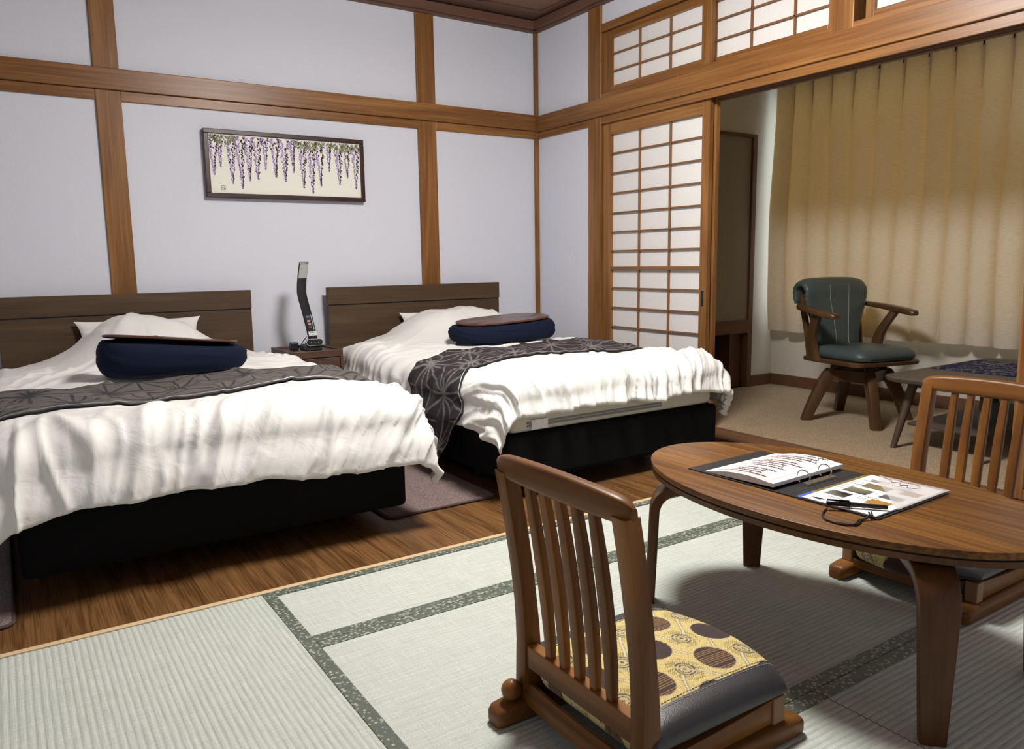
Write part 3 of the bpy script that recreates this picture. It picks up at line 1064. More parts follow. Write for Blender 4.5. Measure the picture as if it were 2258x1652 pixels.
# control bar: pill with bright rim and three marks
pill = lambda r, e, y: [(lx + .004 + e * sx + r * math.cos(a), y, .518 + r * math.sin(a)) for sx, a in [(1, -math.pi / 2 + math.pi * i / 10) for i in range(11)] + [(-1, math.pi / 2 + math.pi * i / 10) for i in range(11)]]
cb = lofted('control_bar', [pill(.019, .027, 4.085), pill(.019, .027, 4.11)], M_steel, dl, label='silver rimmed control bar')
lofted('control_face', [pill(.0165, .027, 4.0835), pill(.0165, .027, 4.0845)], M_black_gloss, cb)
for i in (-1, 0, 1):
    lofted('button_mark', [[(lx + .004 + i * .020 + .0028 * math.cos(2 * math.pi * k / 10), yy, .518 + .0028 * math.sin(2 * math.pi * k / 10)) for k in range(10)] for yy in (4.0828, 4.0836)], M_steel, cb)


def band(path, w, t, tilt=0.0):
    """flat arm: path of (x, y, z); width along x (with tilt), thickness along y"""
    out = []
    for (x, y, z) in path:
        out.append([(x + a, y + b, z) for a, b in rrect(0, 0, w / 2, t / 2, t * .45, 2)])
    return out


def arm_at(z):
    zs = [.50, .58, .66, .72, .76, .79, .83, .88, .955]
    xs = [1.425, 1.412, 1.397, 1.384, 1.375, 1.372, 1.374, 1.381, 1.395]
    return float(np.interp(z, zs, xs))


zz = [.50, .53, .56, .6, .64, .68, .71, .74, .765, .79, .815, .84, .87, .90, .93, .945, .952]
lofted('arm', band([(arm_at(z), 4.135 + .02 * (z - .5), z) for z in zz], .052, .013), M_black, dl)
pan = band([(arm_at(z), 4.1275 + .02 * (z - .5), z) for z in (.866, .89, .92, .938)], .045, .003)
lofted('light_panel', pan, plain('lamp_panel_grey', (.36, .35, .33), .4), dl, label='unlit grey light panel')
lofted('end_cap', band([(arm_at(z), 4.1272 + .02 * (z - .5), z) for z in (.940, .950)], .046, .004), M_steel, dl, label='silver end cap')
st = lofted('sticker', band([(arm_at(z) + .002, 4.1275 + .02 * (z - .5), z) for z in (.552, .575)], .044, .002), M_white, dl, label='white printed sticker')
for k, zc in enumerate((.5685, .5585)):
    for i in range(7):
        if (i * 5 + k) % 6 == 0: continue
        xx = arm_at(zc) - .016 + i * .0052
        box('print_mark', xx, xx + .0036, 4.1268, 4.1276, zc - .002, zc + .002, M_black, st, bev=0)
for zc, cm in ((.655, (.12, .16, .34)), (.632, (.42, .28, .22)), (.616, (.38, .34, .32)), (.598, (.22, .08, .03))):
    box('photo_sticker', arm_at(zc) - .012, arm_at(zc) + .006, 4.1262 + .02 * (zc - .5), 4.1290 + .02 * (zc - .5), zc - .006, zc + .006, plain('photo_print', cm, .4), dl, bev=.0004)
ml = [box('text_mark', arm_at(z) + .014, arm_at(z) + .0175, 4.1262 + .02 * (z - .5), 4.1290 + .02 * (z - .5), z - .0022, z + .0022, M_white, dl, bev=0) for z in np.linspace(.588, .664, 13)]

ad = root('power_adapter', (1.335, 4.21, .473), label='small black power adapter with cable behind the lamp', cat='adapter')
box('plug_body', 1.315, 1.358, 4.19, 4.235, .4735, .512, M_black, ad, bev=.004)
lofted('cable', tube([(1.352, 4.19, .49), (1.36, 4.17, .498), (1.378, 4.165, .525), (1.392, 4.155, .545)], .0022, 6), M_black, ad)
lofted('cable', tube([(1.33, 4.188, .48), (1.31, 4.165, .478), (1.30, 4.14, .477), (1.325, 4.125, .476), (1.34, 4.15, .478), (1.315, 4.172, .483), (1.29, 4.18, .492)], .0024, 6), M_black, ad)

# ------------------------------------------------------------------ framed wisteria print
pf = root('framed_picture', (1.425, YA, 1.48), label='framed wisteria blossom print hanging on the white wall', cat='picture')
fx0, fx1, fz0, fz1, fy = .975, 1.874, 1.300, 1.657, 4.395
fw = .024
box('frame_bar', fx0, fx1, fy, YA + .010, fz1 - fw, fz1, M_frame_pic, pf, bev=.003)
box('frame_bar', fx0, fx1, fy, YA + .010, fz0, fz0 + fw, M_frame_pic, pf, bev=.003)
box('frame_bar', fx0, fx0 + fw, fy, YA + .010, fz0 + fw, fz1 - fw, M_frame_pic, pf, bev=.003)
box('frame_bar', fx1 - fw, fx1, fy, YA + .010, fz0 + fw, fz1 - fw, M_frame_pic, pf, bev=.003)
art = box('print_sheet', fx0 + fw, fx1 - fw, fy + .010, fy + .012, fz0 + fw, fz1 - fw, M_art, pf, bev=0)
ax0, az1 = fx0 + fw, fz1 - fw
aw, ah = fx1 - fx0 - 2 * fw, fz1 - fz0 - 2 * fw
PV = {0: [], 1: [], 2: []}
rng = random.Random(12)


def petal(k, x, z, l, w, a, y):
    ca, sa = math.cos(a), math.sin(a)
    pts = [(0, 0), (.35 * l, .5 * w), (.75 * l, .42 * w), (l, 0), (.75 * l, -.42 * w), (.35 * l, -.5 * w)]
    PV[k].append([(x + ca * u - sa * v, y, z + sa * u + ca * v) for u, v in pts])


rac = [(245, 670, 1), (320, 580, .6), (450, 790, 1), (560, 850, 1.05), (650, 765, .9), (748, 745, 1), (848, 625, .6), (967, 720, 1), (1083, 780, 1),
       (1187, 672, .65), (1310, 870, 1), (1420, 945, 1.05), (1530, 860, 1), (1648, 668, .6), (1778, 848, 1), (1887, 770, .8), (2000, 915, 1), (185, 560, .8)]
yy = fy + .0097
for (rx, rz, sz) in rac:
    u = (rx - 195) / 1868.0
    L = (rz - 185 - .077 * (rx - 165)) / 715.0
    xc = ax0 + u * aw
    n = int(62 * L * (1 if sz > .7 else 1.2)) + 10
    for i in range(n):
        t = i / n
        z = az1 - .004 - t * L * ah
        wid = (.026 * (1 - t) ** 1.0 + .0012) * sz
        for sgn in (-1, 1):
            x = xc + sgn * rng.uniform(.05, 1) * wid + .004 * sz * (rng.random() - .5)
            if not (ax0 + .004 < x < ax0 + aw - .004): continue
            a = math.radians(-90) + sgn * rng.uniform(.2, .9) * (1 - .6 * t)
            dark = (sgn > 0 and rng.random() < .62) or rng.random() < .14
            ln = rng.uniform(.0115, .0175) * (1 - .40 * t) * (.55 + .45 * sz)
            if z - ln * 1.1 < az1 - ah: continue
            petal(1 if dark else 0, x, z, ln, ln * .66, a, yy - rng.random() * .0006)
for (u0, u1) in ((0, .17), (.53, .73), (.77, .985)):
    for i in range(int((u1 - u0) * 420)):
        u = rng.uniform(u0, u1)
        mid = 1 - abs((u - (u0 + u1) / 2) / ((u1 - u0) / 2)) ** 2
        petal(2, ax0 + u * aw + .004, az1 - rng.uniform(0, .035) * (.3 + mid), rng.uniform(.016, .030), .0042, math.radians(rng.choice([-50, -130, -65, -115])), yy - .0008 - rng.random() * .0004)
for k, (nm, c) in enumerate((('lilac_petals', (.40, .27, .52)), ('dark_petals', (.022, .018, .03)), ('green_leaves', (.17, .21, .075)))):
    V = []; F = []
    for q in PV[k]:
        q = [(min(max(x, ax0 + .001), ax0 + aw - .001), y, min(max(z, az1 - ah + .001), az1 - .001)) for x, y, z in q]
        b = len(V); V += q; F.append(tuple(range(b, b + 6)))
    mesh(nm, V, F, plain(nm + '_ink', c, .7), art, kind='stuff')
sx, sz_ = ax0 + .062 * aw, az1 - ah + .055 * ah
for (a, b, c, d) in ((0, .022, 0, .0016), (0, .022, .0204, .022), (0, .0016, 0, .022), (.0204, .022, 0, .022), (.005, .009, .012, .0138), (.006, .0078, .005, .016), (.012, .0175, .013, .0146), (.014, .0156, .005, .0175), (.012, .018, .006, .0074)):
    box('seal_stroke', sx + a, sx + b, yy - .0004, yy + .0003, sz_ + c, sz_ + d, M_black, art, bev=0)

# ------------------------------------------------------------------ low oval table
TX, TY, TZ = 1.660, 1.125, .380
TA, TB = .305, .519
tb = root('low_table', (TX, TY, 0), label='low oval walnut table on the tatami holding the open binder', cat='table')


def oval(k, z, n=120):
    return [(TX + (TA + k) * math.cos(2 * math.pi * i / n), TY + (TB + k) * math.sin(2 * math.pi * i / n), z) for i in range(n)]


lofted('table_top', [oval(-.006, TZ - .0165), oval(-.002, TZ - .0155), oval(0, TZ - .0035), oval(-.001, TZ - .001), oval(-.003, TZ)], M_table, tb)
lofted('under_top', [oval(-.045, TZ - .040), oval(-.010, TZ - .0355), oval(-.0045, TZ - .0335), oval(-.0035, TZ - .0205), oval(-.006, TZ - .0200)], M_table_leg, tb)
lofted('shadow_gap', [oval(-.0085, TZ - .0205), oval(-.0085, TZ - .0160)], M_black, tb)


def table_leg(sx, sy):
    # bent plywood leg: broad strip that curves under the top towards the middle, standing on the diagonal
    fx, fy_ = 1.645 + sx * .213, 1.103 + sy * .392
    out = Vector((sx * .72, sy * .69, 0)).normalized()
    side = Vector((-out.y, out.x, 0))
    foot = Vector((fx, fy_, 0))
    zt = TZ - .041
    prof = []     # (inward distance, z, normal angle, half width)
    for i in range(9):
        z = .0 + (zt - .075) * i / 8
        prof.append((.012 * (z / .3), z, 0.0, .024 + .013 * (z / .27)))
    for i in range(1, 11):
        a = math.radians(90 * i / 10)
        prof.append((.012 + .068 * (1 - math.cos(a)), zt - .075 + .0615 * math.sin(a), a, .037 + .003 * i / 10))
    prof.append((.17, zt - .0135, math.radians(90), .040))
    rings = []
    th = .0135
    for d, z, a, hw in prof:
        nrm = out * math.cos(a) + Vector((0, 0, 1)) * math.sin(a)
        c = foot - out * d + Vector((0, 0, z))
        rings.append([c + nrm * u + side * v for u, v in rrect(0, 0, th, hw, .004, 2)])
    lofted('leg', rings, M_table_leg, tb)


for sx in (-1, 1):
    for sy in (-1, 1):
        table_leg(sx, sy)

# ------------------------------------------------------------------ open ring binder and pen
zb = TZ + .0005
bi = root('ring_binder', (1.65, 1.17, zb), label='open black ring binder with printed guest pages on the low table', cat='binder')
bx0, bx1 = 1.505, 1.812
Ys = (1.425, 1.150, 1.118, .905)


def skew(x, y):
    # the binder lies very slightly turned
    a = math.radians(2.0)
    X, Y = x - 1.65, y - 1.15
    return (1.65 + X * math.cos(a) - Y * math.sin(a), 1.15 + X * math.sin(a) + Y * math.cos(a))


def slab(name, quad, z0, z1, mat, parent, bev=.0015, **k):
    q = [skew(*p) for p in quad]
    rings = [[(x, y, z) for x, y in q] for z in (z0, z1)]
    return lofted(name, rings, mat, parent, smooth=False, **k)


slab('cover', [(bx0, 1.118), (bx1, 1.118), (bx1, 1.425), (bx0, 1.425)], zb, zb + .0022, M_black_card, bi)
slab('cover', [(bx0, .898), (bx1, .898), (bx1, 1.117), (bx0, 1.117)], zb, zb + .0022, M_black_card, bi)
pz = zb + .0022


def page_stack(name, x0, x1, ya, yb, z, th, rise, mat, n=14, parent=bi):
    """stack of sheets whose spine side (yb) lifts towards the rings"""
    nx = 2
    t = np.linspace(0, 1, n)
    rows = []
    for k in t:
        y = ya + (yb - ya) * k
        h = th * (0.35 + .65 * smooth(0, .35, k)) + rise * math.sin(math.pi * min(1, k * 1.05) ** 1.4) * .6 + rise * k * .5
        lo = z + rise * k * .5
        a0 = skew(x0, y); a1 = skew(x1, y)
        rows.append([(a0[0], a0[1], lo), (a1[0], a1[1], lo), (a1[0], a1[1], z + h), (a0[0], a0[1], z + h)])
    return lofted(name, rows, mat, parent, smooth=False), rows


def make_page_mat(name, a, b):
    t = NT(name)
    co = t.n('TexCoord')
    nz = t.n('TexNoise', {'Vector': co.outputs['Object'], 'Scale': 7., 'Detail': 1.})
    t.p(color=t.ramp(nz.outputs['Fac'], [(.40, a), (.60, b)]), rough=.35, spec=.4)
    return t.m


M_pink = make_page_mat('pink_wash_page', (.80, .75, .75), (.77, .62, .62))
M_grey_ink = plain('grey_ink', (.045, .04, .045), .6)
pg, rowsL = page_stack('page_stack', bx0 + .008, bx1 - .004, 1.372, 1.165, pz, .009, .012, M_white)


def zpage(y):
    k = (1.372 - y) / (1.372 - 1.165)
    return pz + .009 * (0.35 + .65 * float(smooth(0, .35, k))) + .012 * math.sin(math.pi * min(1, max(k, 0) * 1.05) ** 1.4) * .6 + .012 * k * .5


n = 16
Pp = np.zeros((2, n, 3))
for i, xx in enumerate((bx0 + .014, bx1 - .012)):
    for j in range(n):
        y = 1.367 + (1.185 - 1.367) * j / (n - 1)
        X, Y = skew(xx, y)
        Pp[i, j] = (X, Y, zpage(y) + .0004)
top = grid_obj('printed_page', Pp, M_pink, pg, flip=False, label='pink tinted printed page')
# lines of small characters; text reads from the foot of the picture, so rows run along y
rg = random.Random(5)
tl = [(.075, .30, 1.345), (.10, .36, 1.325), (.13, .30, 1.31), (.16, .40, 1.305), (.18, .42, 1.30), (.205, .34, 1.31), (.235, .30, 1.33), (.255, .46, 1.325), (.285, .44, 1.335), (.31, .40, 1.34), (.335, .30, 1.345)]
V = []; F = []
for li in range(12):
    xx = bx1 - .045 - li * .0185 - (.012 if li > 2 else 0) - (.012 if li > 7 else 0)
    if xx < bx0 + .03: break
    half = rg.uniform(.035, .075)
    yc = 1.278
    y = yc + half
    while y > yc - half:
        w = rg.uniform(.0036, .0052)
        for s in range(3):
            ox, oy = rg.uniform(-.003, .003), rg.uniform(0, .0012)
            hh, ww = (rg.uniform(.0011, .0017), w * .9) if s < 2 else (.0040, .0015)
            q = []
            for (dx, dy) in ((-hh, 0), (hh, 0), (hh, -ww), (-hh, -ww)):
                X, Y = skew(xx + ox + dx, y - oy + dy)
                q.append((X, Y, zpage(y) + .0009))
            b = len(V); V += q; F.append((b, b + 1, b + 2, b + 3))
        y -= .0052
mesh('printed_text', V, F, M_grey_ink, top, kind='stuff', label='lines of small printed characters')
# pencil drawn branch in the upper corner of the page
for pts in ([(1.80, 1.215), (1.79, 1.225), (1.775, 1.215), (1.765, 1.23), (1.752, 1.222), (1.745, 1.24)], [(1.795, 1.235), (1.785, 1.25), (1.79, 1.262), (1.776, 1.27)], [(1.792, 1.20), (1.80, 1.205), (1.795, 1.215), (1.786, 1.212)]):
    pts = [skew(*p) + (zpage(p[1]) + .0012,) for p in pts]
    lofted('sketch_line', tube(pts, .0008, 4), M_grey_ink, top)
# ring mechanism
slab('ring_plate', [(1.60, 1.128), (1.72, 1.128), (1.72, 1.146), (1.60, 1.146)], pz, pz + .006, M_steel, bi, label='steel ring plate')
for xx in (1.615, 1.705):
    pts = []
    for i in range(19):
        a = math.radians(-60 + 300 * i / 18)
        X, Y = skew(xx, 1.152 + .018 * math.cos(a))
        pts.append((X, Y, pz + .017 + .017 * math.sin(a)))
    lofted('ring', tube(pts, .0016, 6), M_steel, bi, label='steel binder ring')
# right hand side: folded colour leaflet, menu sheet, clear sleeve
slab('colour_strip', [(bx0 + .004, 1.078), (bx0 + .062, 1.078), (bx0 + .062, 1.100), (bx0 + .004, 1.100)], pz, pz + .0012, plain('blue_print', (.055, .12, .48), .4), bi)
M_yel = make_page_mat('yellow_print', (.50, .38, .04), (.16, .13, .04))
slab('colour_strip', [(bx0 + .062, 1.070), (bx1 - .01, 1.070), (bx1 - .01, 1.100), (bx0 + .062, 1.100)], pz, pz + .0012, M_yel, bi)
sheet = slab('menu_sheet', [(bx0 + .003, .905), (bx1 - .008, .905), (bx1 - .008, 1.084), (bx0 + .003, 1.084)], pz + .0013, pz + .0042, M_white, bi)
zs = pz + .0042


def mark(name, x0, x1, y0, y1, mat, par=sheet, h=.0003):
    q = [skew(x0, y0), skew(x1, y0), skew(x1, y1), skew(x0, y1)]
    V = [(a, b, zs + .0002) for a, b in q] + [(a, b, zs + h) for a, b in q]
    return mesh(name, V, [(4, 5, 6, 7), (0, 1, 5, 4), (1, 2, 6, 5), (2, 3, 7, 6), (3, 0, 4, 7)], mat, par)


M_ph = [make_page_mat('photo_green', (.10, .09, .05), (.30, .22, .10)), make_page_mat('photo_olive', (.045, .045, .032), (.20, .20, .12)), make_page_mat('photo_dark', (.025, .022, .02), (.33, .31, .28)), make_page_mat('photo_gold', (.40, .20, .05), (.55, .42, .22)), make_page_mat('photo_grey', (.06, .06, .06), (.35, .35, .34))]
mark('photo', 1.690, 1.730, .985, 1.048, M_ph[0])
mark('photo', 1.630, 1.672, 1.000, 1.058, M_ph[1])
mark('photo', 1.575, 1.615, 1.020, 1.070, M_ph[2])
mark('photo', 1.580, 1.618, .925, .975, M_ph[3])
mark('photo', 1.640, 1.672, .925, .975, M_ph[4])
mark('photo', 1.700, 1.735, .918, .960, M_ph[3])
mark('logo_mark', 1.520, 1.532, 1.045, 1.062, M_grey_ink)
mark('logo_mark', 1.526, 1.529, 1.036, 1.072, M_grey_ink)
V = []; F = []
for (x, y, n_) in ((1.748, 1.07, 12), (1.755, 1.02, 14), (1.765, 1.06, 10), (1.70, 1.075, 5), (1.645, 1.078, 5), (1.56, 1.05, 20), (1.52, 1.02, 12), (1.625, .99, 6), (1.565, .985, 8), (1.735, .98, 9), (1.742, .98, 9), (1.728, .98, 8), (1.54, .96, 8)):
    for i in range(n_):
        yv = y - i * .0046
        if yv < .910: break
        q = [skew(x + rg.uniform(-.0005, .0005) + dx, yv + dy) + (zs + .0003,) for dx, dy in ((-.0016, 0), (.0016, 0), (.0016, -.003), (-.0016, -.003))]
        b = len(V); V += q; F.append((b, b + 1, b + 2, b + 3))
mesh('printed_text', V, F, M_grey_ink, sheet, kind='stuff', label='small rows of printed characters')
for (x0, x1, y0, y1) in ((1.598, 1.622, 1.000 - .075 + .06, 1.012 - .01), (1.66, 1.684, 1.06, 1.078), (1.70, 1.722, 1.055, 1.078)):
    for (a, b, c, d) in ((x0, x0 + .001, y0, y1), (x1 - .001, x1, y0, y1), (x0, x1, y0, y0 + .001), (x0, x1, y1 - .001, y1)):
        mark('box_outline', a, b, c, d, M_grey_ink)
mark('square_print', 1.745, 1.768, 1.035, 1.058, plain('pale_grey_print', (.30, .30, .31), .6))
# translucent sleeve lying over the far half
slv = mesh('clear_sleeve', [skew(*p) + (z,) for p, z in (((1.575, .893), zs + .004), ((bx1 - .005, .893), zs + .004), ((bx1 - .004, 1.065), zs + .0025), ((1.76, 1.045), zs + .004), ((1.685, .985), zs + .0045))], [(0, 1, 2, 3, 4)], M_film, bi, label='translucent plastic sleeve')
M_mauve = plain('mauve_line', (.30, .17, .18), .6)
rgp = [(1.79, 1.045), (1.782, 1.02), (1.765, 1.01), (1.775, .995), (1.755, .985), (1.768, .972), (1.748, .965), (1.755, .95), (1.772, .945), (1.785, .955), (1.79, .975), (1.783, .99), (1.792, 1.01)]
lofted('sketch_line', tube([skew(*p) + (zs + .0045,) for p in rgp], .0010, 4), M_mauve, slv)

pe = root('pen', (1.56, .98, zs + .006), label='black ballpoint pen lying on the binder page', cat='pen')
pa, pb = Vector((1.493, 1.003, zs + .0085)), Vector((1.573, .907, zs + .0070))
dv = pb - pa
lofted('barrel', tube([pa + dv * t for t in (.36, .4, .95, .985, 1.0)], [.0052, .0050, .0050, .0046, .003], 12), M_black, pe)
lofted('cap', tube([pa + dv * t for t in (0, .015, .4)], [.0045, .0060, .0062], 12), M_black_gloss, pe)
lofted('clip', tube([pa + dv * t + Vector((0, 0, .0075)) for t in (.01, .2, .38)], .0016, 6), M_black_gloss, pe)
lp = [(1.492, 1.0), (1.468, .992), (1.44, .976), (1.425, .958), (1.421, .935), (1.428, .912), (1.44, .902), (1.458, .906), (1.475, .914), (1.49, .911), (1.503, .905), (1.520, .918)]
def zcord(x, y):
    return (TZ + .0028) if x < 1.498 else zs + .0030
lofted('cord', tube([(x, y, zcord(x, y)) for x, y in lp], .0021, 7), M_black, pe, label='black pen cord loop')
lofted('cord', tube([(x + .004, y - .003, zcord(x, y) + .001) for x, y in lp[4:]], .0019, 7), M_black, pe)

# ------------------------------------------------------------------ floor chair (legless chair with spindle back)
def seat_surface(xl, yl):
    """local plan coordinates -> top height of the cushion"""
    t = np.abs(yl) / .198
    xr, xf = -.158, .188 + .052 * (1 - (yl / .198) ** 2)
    s = np.clip((xl - xr) / (xf - xr) * 2 - 1, -1, 1)
    T = (np.clip(1 - np.abs(s) ** 9, 0, 1) ** .34) * (np.clip(1 - t ** 12, 0, 1) ** .40)
    deep = 1 - smooth(.125, .160, np.abs(yl))
    return .112 + .034 * T + .014 * (1 - s ** 2) * (1 - t ** 2), .112 - (.012 + .042 * deep) * T


def seat_pattern(x, y):
    """woven upholstery: big dark discs, double rings, winding pale lines on straw yellow"""
    rs = np.random.RandomState(2)
    base = np.ones(x.shape + (3,)) * np.array([.68, .54, .21])
    base *= (.82 + .36 * rs.rand(*x.shape))[..., None]
    px, py_ = .0815, .0885
    ix = np.round((x - .027) / px); iy = np.round(y / py_)
    dx = x - .027 - ix * px; dy = y - iy * py_
    even = ((ix + iy) % 2 == 0)
    r = np.hypot(dx, dy * .95)
    # hatching round the rings
    hatch = (np.sin(x * 1150) * np.sin(y * 1150) > .25) & (~even) & (r < .036)
    base = np.where(hatch[..., None], np.array([.20, .15, .055]), base)
    # winding lines
    w1 = (iy * 0) + .044 * np.sin(np.pi * (x - .027) / px / 1.0 + np.pi / 2)
    for off in (-.1327, -.0442, .0443, .1327):
        dl_ = np.abs(y - off - w1 * (1 if True else -1))
        base = np.where((dl_ < .0042)[..., None], np.array([.70, .64, .42]), base)
        base = np.where(((dl_ >= .0042) & (dl_ < .0075))[..., None], np.array([.27, .23, .11]), base)
    # rings
    rr = ~even
    sq = r
    ringm = rr & (((sq > .0165) & (sq < .0200)) | ((sq > .0105) & (sq < .0130)) | ((np.abs(dx) < .0045) & (np.abs(dy) < .0012)) | ((np.abs(dy) < .0045) & (np.abs(dx) < .0012)))
    gap = rr & (np.abs(dx + dy) < .003) & (sq > .008)
    base = np.where((rr & (sq < .0215))[..., None], np.array([.58, .48, .24]), base)
    base = np.where((ringm & ~gap)[..., None], np.array([.075, .060, .040]), base)
    # discs
    disc = even & (r < .0385)
    stripe_row = (ix % 2 == 1)
    strp = (np.sin(y * 2 * np.pi / .0052 + 1.5 * np.sin(y * 90)) > .62) & stripe_row
    dcol = np.where(strp[..., None], np.array([.36, .20, .05]), np.array([.042, .020, .017]))
    dcol = dcol * (.7 + .6 * rs.rand(*x.shape))[..., None]
    halo = even & (r < .0415)
    base = np.where(halo[..., None], np.array([.60, .50, .24]), base)
    base = np.where(disc[..., None], dcol, base)
    return base


M_seat = vcol('seat_brocade', .75, sheen=.2, weave=900.)


def make_floor_chair(label):
    r = root('floor_chair', (0, 0, 0), label=label, cat='chair', group='legless floor chairs at the low table')
    for s in (1, -1):
        yc = .176 * s
        rings = []
        for x, hw, h in ((-.249, .016, .018), (-.247, .021, .030), (-.238, .0265, .038), (-.20, .0275, .043), (.20, .0275, .043), (.237, .0265, .038), (.246, .021, .030), (.248, .016, .018)):
            sec = rrect(0, h / 2, hw, h / 2, .012 if h > .03 else .008, 3)
            rings.append([(x, yc + a, b) for a, b in sec])
        run = lofted('runner', rings, M_chair['x'], r)
        n = 24
        sph = [[(-.203 + .0215 * math.sin(math.pi * k / 12) * math.cos(2 * math.pi * i / n), yc + .0215 * math.sin(math.pi * k / 12) * math.sin(2 * math.pi * i / n), .0635 - .0215 * math.cos(math.pi * k / 12)) for i in range(n)] for k in range(0, 13)]
        sph[0] = [(-.203 + .003 * math.cos(2 * math.pi * i / n), yc + .003 * math.sin(2 * math.pi * i / n), .0422) for i in range(n)]
        sph[-1] = [(-.203 + .002 * math.cos(2 * math.pi * i / n), yc + .002 * math.sin(2 * math.pi * i / n), .0852) for i in range(n)]
        lofted('ball_finial', sph, M_chair['z'], r)
        # back post, square-cornered, leaning back towards the top
        rings = []
        for k in range(13):
            z = .040 + (.530 - .040) * k / 12
            lean = -.160 - .046 * max(0, (z - .16) / .36) ** 1.5
            hx = .023 - .005 * min(1, max(0, (z - .05) / .2))
            rings.append([(lean + a, .1745 * s + b, z) for a, b in rrect(0, 0, hx, .0175, .004, 2)])
        lofted('post', rings, M_chair['z'], r)
        # side apron with a gently curved upper edge
        rings = []
        for k in range(9):
            x = -.140 + (.172 + .140) * k / 8
            zt = .082 + .014 * (k / 8) ** 2
            rings.append([(x, .176 * s + a, b) for a, b in rrect(0, (.0435 + zt) / 2, .011, (zt - .0435) / 2, .003, 2)])
        lofted('side_rail', rings, M_chair['x'], r)
        box('front_block', .158, .192, .176 * s - .016, .176 * s + .016, .0425, .098, M_endgrain, r, bev=.003)
    # crest rail: arched, round nosed, slightly bowed in plan
    rings = []
    for k in range(25):
        t = -1 + 2 * k / 24
        y = .199 * t + .0045
        e = max(0.0, 1 - abs(t) ** 16) ** .5
        zc = .538 + .004 * (1 - t * t)
        hh = (.0270 * (1 - .20 * t * t)) * max(e, .45)
        x = -.206 - .008 * (1 - t * t)
        rings.append([(x + a - (b) * .10, y, zc + b) for a, b in rrect(0, 0, .0155 * max(e, .35), hh, .010, 3)])
    lofted('crest_rail', rings, M_chair['y'], r)
    box('lower_rail', -.176, -.150, -.158, .158, .112, .160, M_chair['y'], r, bev=.003)
    for y in (-.092, -.046, 0, .046, .092):
        rings = []
        for k in range(15):
            t = k / 14
            z = .155 + (.528 - .155) * t
            x = -.163 - .046 * max(0, (z - .16) / .36) ** 1.5
            bulge = math.sin(math.pi * min(1, t / .98)) ** .8
            rings.append([(x + a, y * (1 + .04 * t) + b, z) for a, b in rrect(0, 0, .0075 + .0020 * bulge, .0095 + .0030 * bulge, .0035, 2)])
        lofted('spindle', rings, M_chair['z'], r)
    rings = []
    for k in range(13):
        t = -1 + 2 * k / 12
        y = .160 * t
        x = -.166 - .006 * (1 - t * t)
        sec = [(-.014, .034), (.010, .034), (.010, .052), (.004, .074), (-.004, .075), (-.008, .069), (-.0135, .065), (-.0105, .060), (-.0145, .054)]
        rings.append([(x + a, y, b) for a, b in sec])
    lofted('rear_apron', rings, M_chair['y'], r)
    box('front_apron', .172, .192, -.158, .158, .030, .056, M_chair['y'], r, bev=.003)
    # cushion: brocade centre, vinyl sides, stitched seams
    def patch(y0, y1, nx, ny, part):
        yv = np.linspace(y0, y1, ny)[None, :]
        tt = np.linspace(-1, 1, nx)[:, None]
        ss = np.sign(tt) * (1 - (1 - np.abs(tt)) ** 1.6)
        xr, xf = -.158, .188 + .052 * (1 - (yv / .198) ** 2)
        x = xr + (xf - xr) * (ss + 1) / 2
        zt, zb = seat_surface(x, yv + 0 * x)
        T = np.stack([x, yv + 0 * x, zt], -1); Bt = np.stack([x, yv + 0 * x, zb], -1)
        return T, Bt
    T, Bt = patch(-.146, .146, 210, 170, 0)
    A = np.concatenate([Bt[::-1], T], 0)
    # close the nose: pattern wraps over the front and back edge
    col = seat_pattern(A[..., 0] + (A[..., 2] - .15) * .5, A[..., 1])
    cu_ = grid_obj('seat_cushion', A, M_seat, r, col)
    yb_ = np.sign(1) * 0
    for s in (1, -1):
        yy_ = np.concatenate([np.linspace(.146, .198, 30)]) * s
        k = np.linspace(0, 1, 30); yy_ = s * (.146 + .052 * (1 - (1 - k) ** 2.2))
        nx = 70
        tt = np.linspace(-1, 1, nx)[:, None]; ss = np.sign(tt) * (1 - (1 - np.abs(tt)) ** 1.6)
        yv = yy_[None, :]
        xr, xf = -.158, .188 + .052 * (1 - (yv / .198) ** 2)
        x = xr + (xf - xr) * (ss + 1) / 2
        zt, zb = seat_surface(x, yv + 0 * x)
        T2 = np.stack([x, yv + 0 * x, zt + .0006], -1); B2 = np.stack([x, yv + 0 * x, zb - .0006], -1)
        A2 = np.concatenate([T2, B2[:, ::-1]], 1)
        grid_obj('side_panel', A2, M_vinyl, cu_, flip=(s < 0), label='charcoal vinyl side panel')
        # two seams of running stitch
        V = []; F = []
        for off in (.1405, .1515):
            for i in range(46):
                xa = -.145 + i * .0078; xb = xa + .0048
                ring_pts = []
                for xq in (xa, (xa + xb) / 2, xb):
                    zq, _ = seat_surface(np.array([xq]), np.array([off * s]))
                    ring_pts.append((xq, off * s, float(zq[0]) + .0010))
                if xb > .205: break
                v, f = loft(tube(ring_pts, .0009, 4))
                b = len(V); V += v; F += [tuple(q + b for q in ff) for ff in f]
        mesh('stitching', V, F, M_stitch, cu_, True, kind='stuff', label='pale stitching')
    return r


fc = make_floor_chair('wooden legless floor chair with patterned cushion seen from behind, on the near tatami')
fc.location = (1.010, 1.068, 0)
fc2 = copy_tree(fc)
fc2.location = (2.222, 1.112, 0)
fc2.rotation_euler = (0, 0, math.pi)
fc2['label'] = 'wooden legless floor chair facing the camera on the far side of the low table'

# ------------------------------------------------------------------ swivel armchair in the sunroom (built facing +x, then turned)
sc = root('swivel_chair', (0, 0, 0), label='slate green leather swivel armchair with dark wooden arms before the curtain', cat='chair')
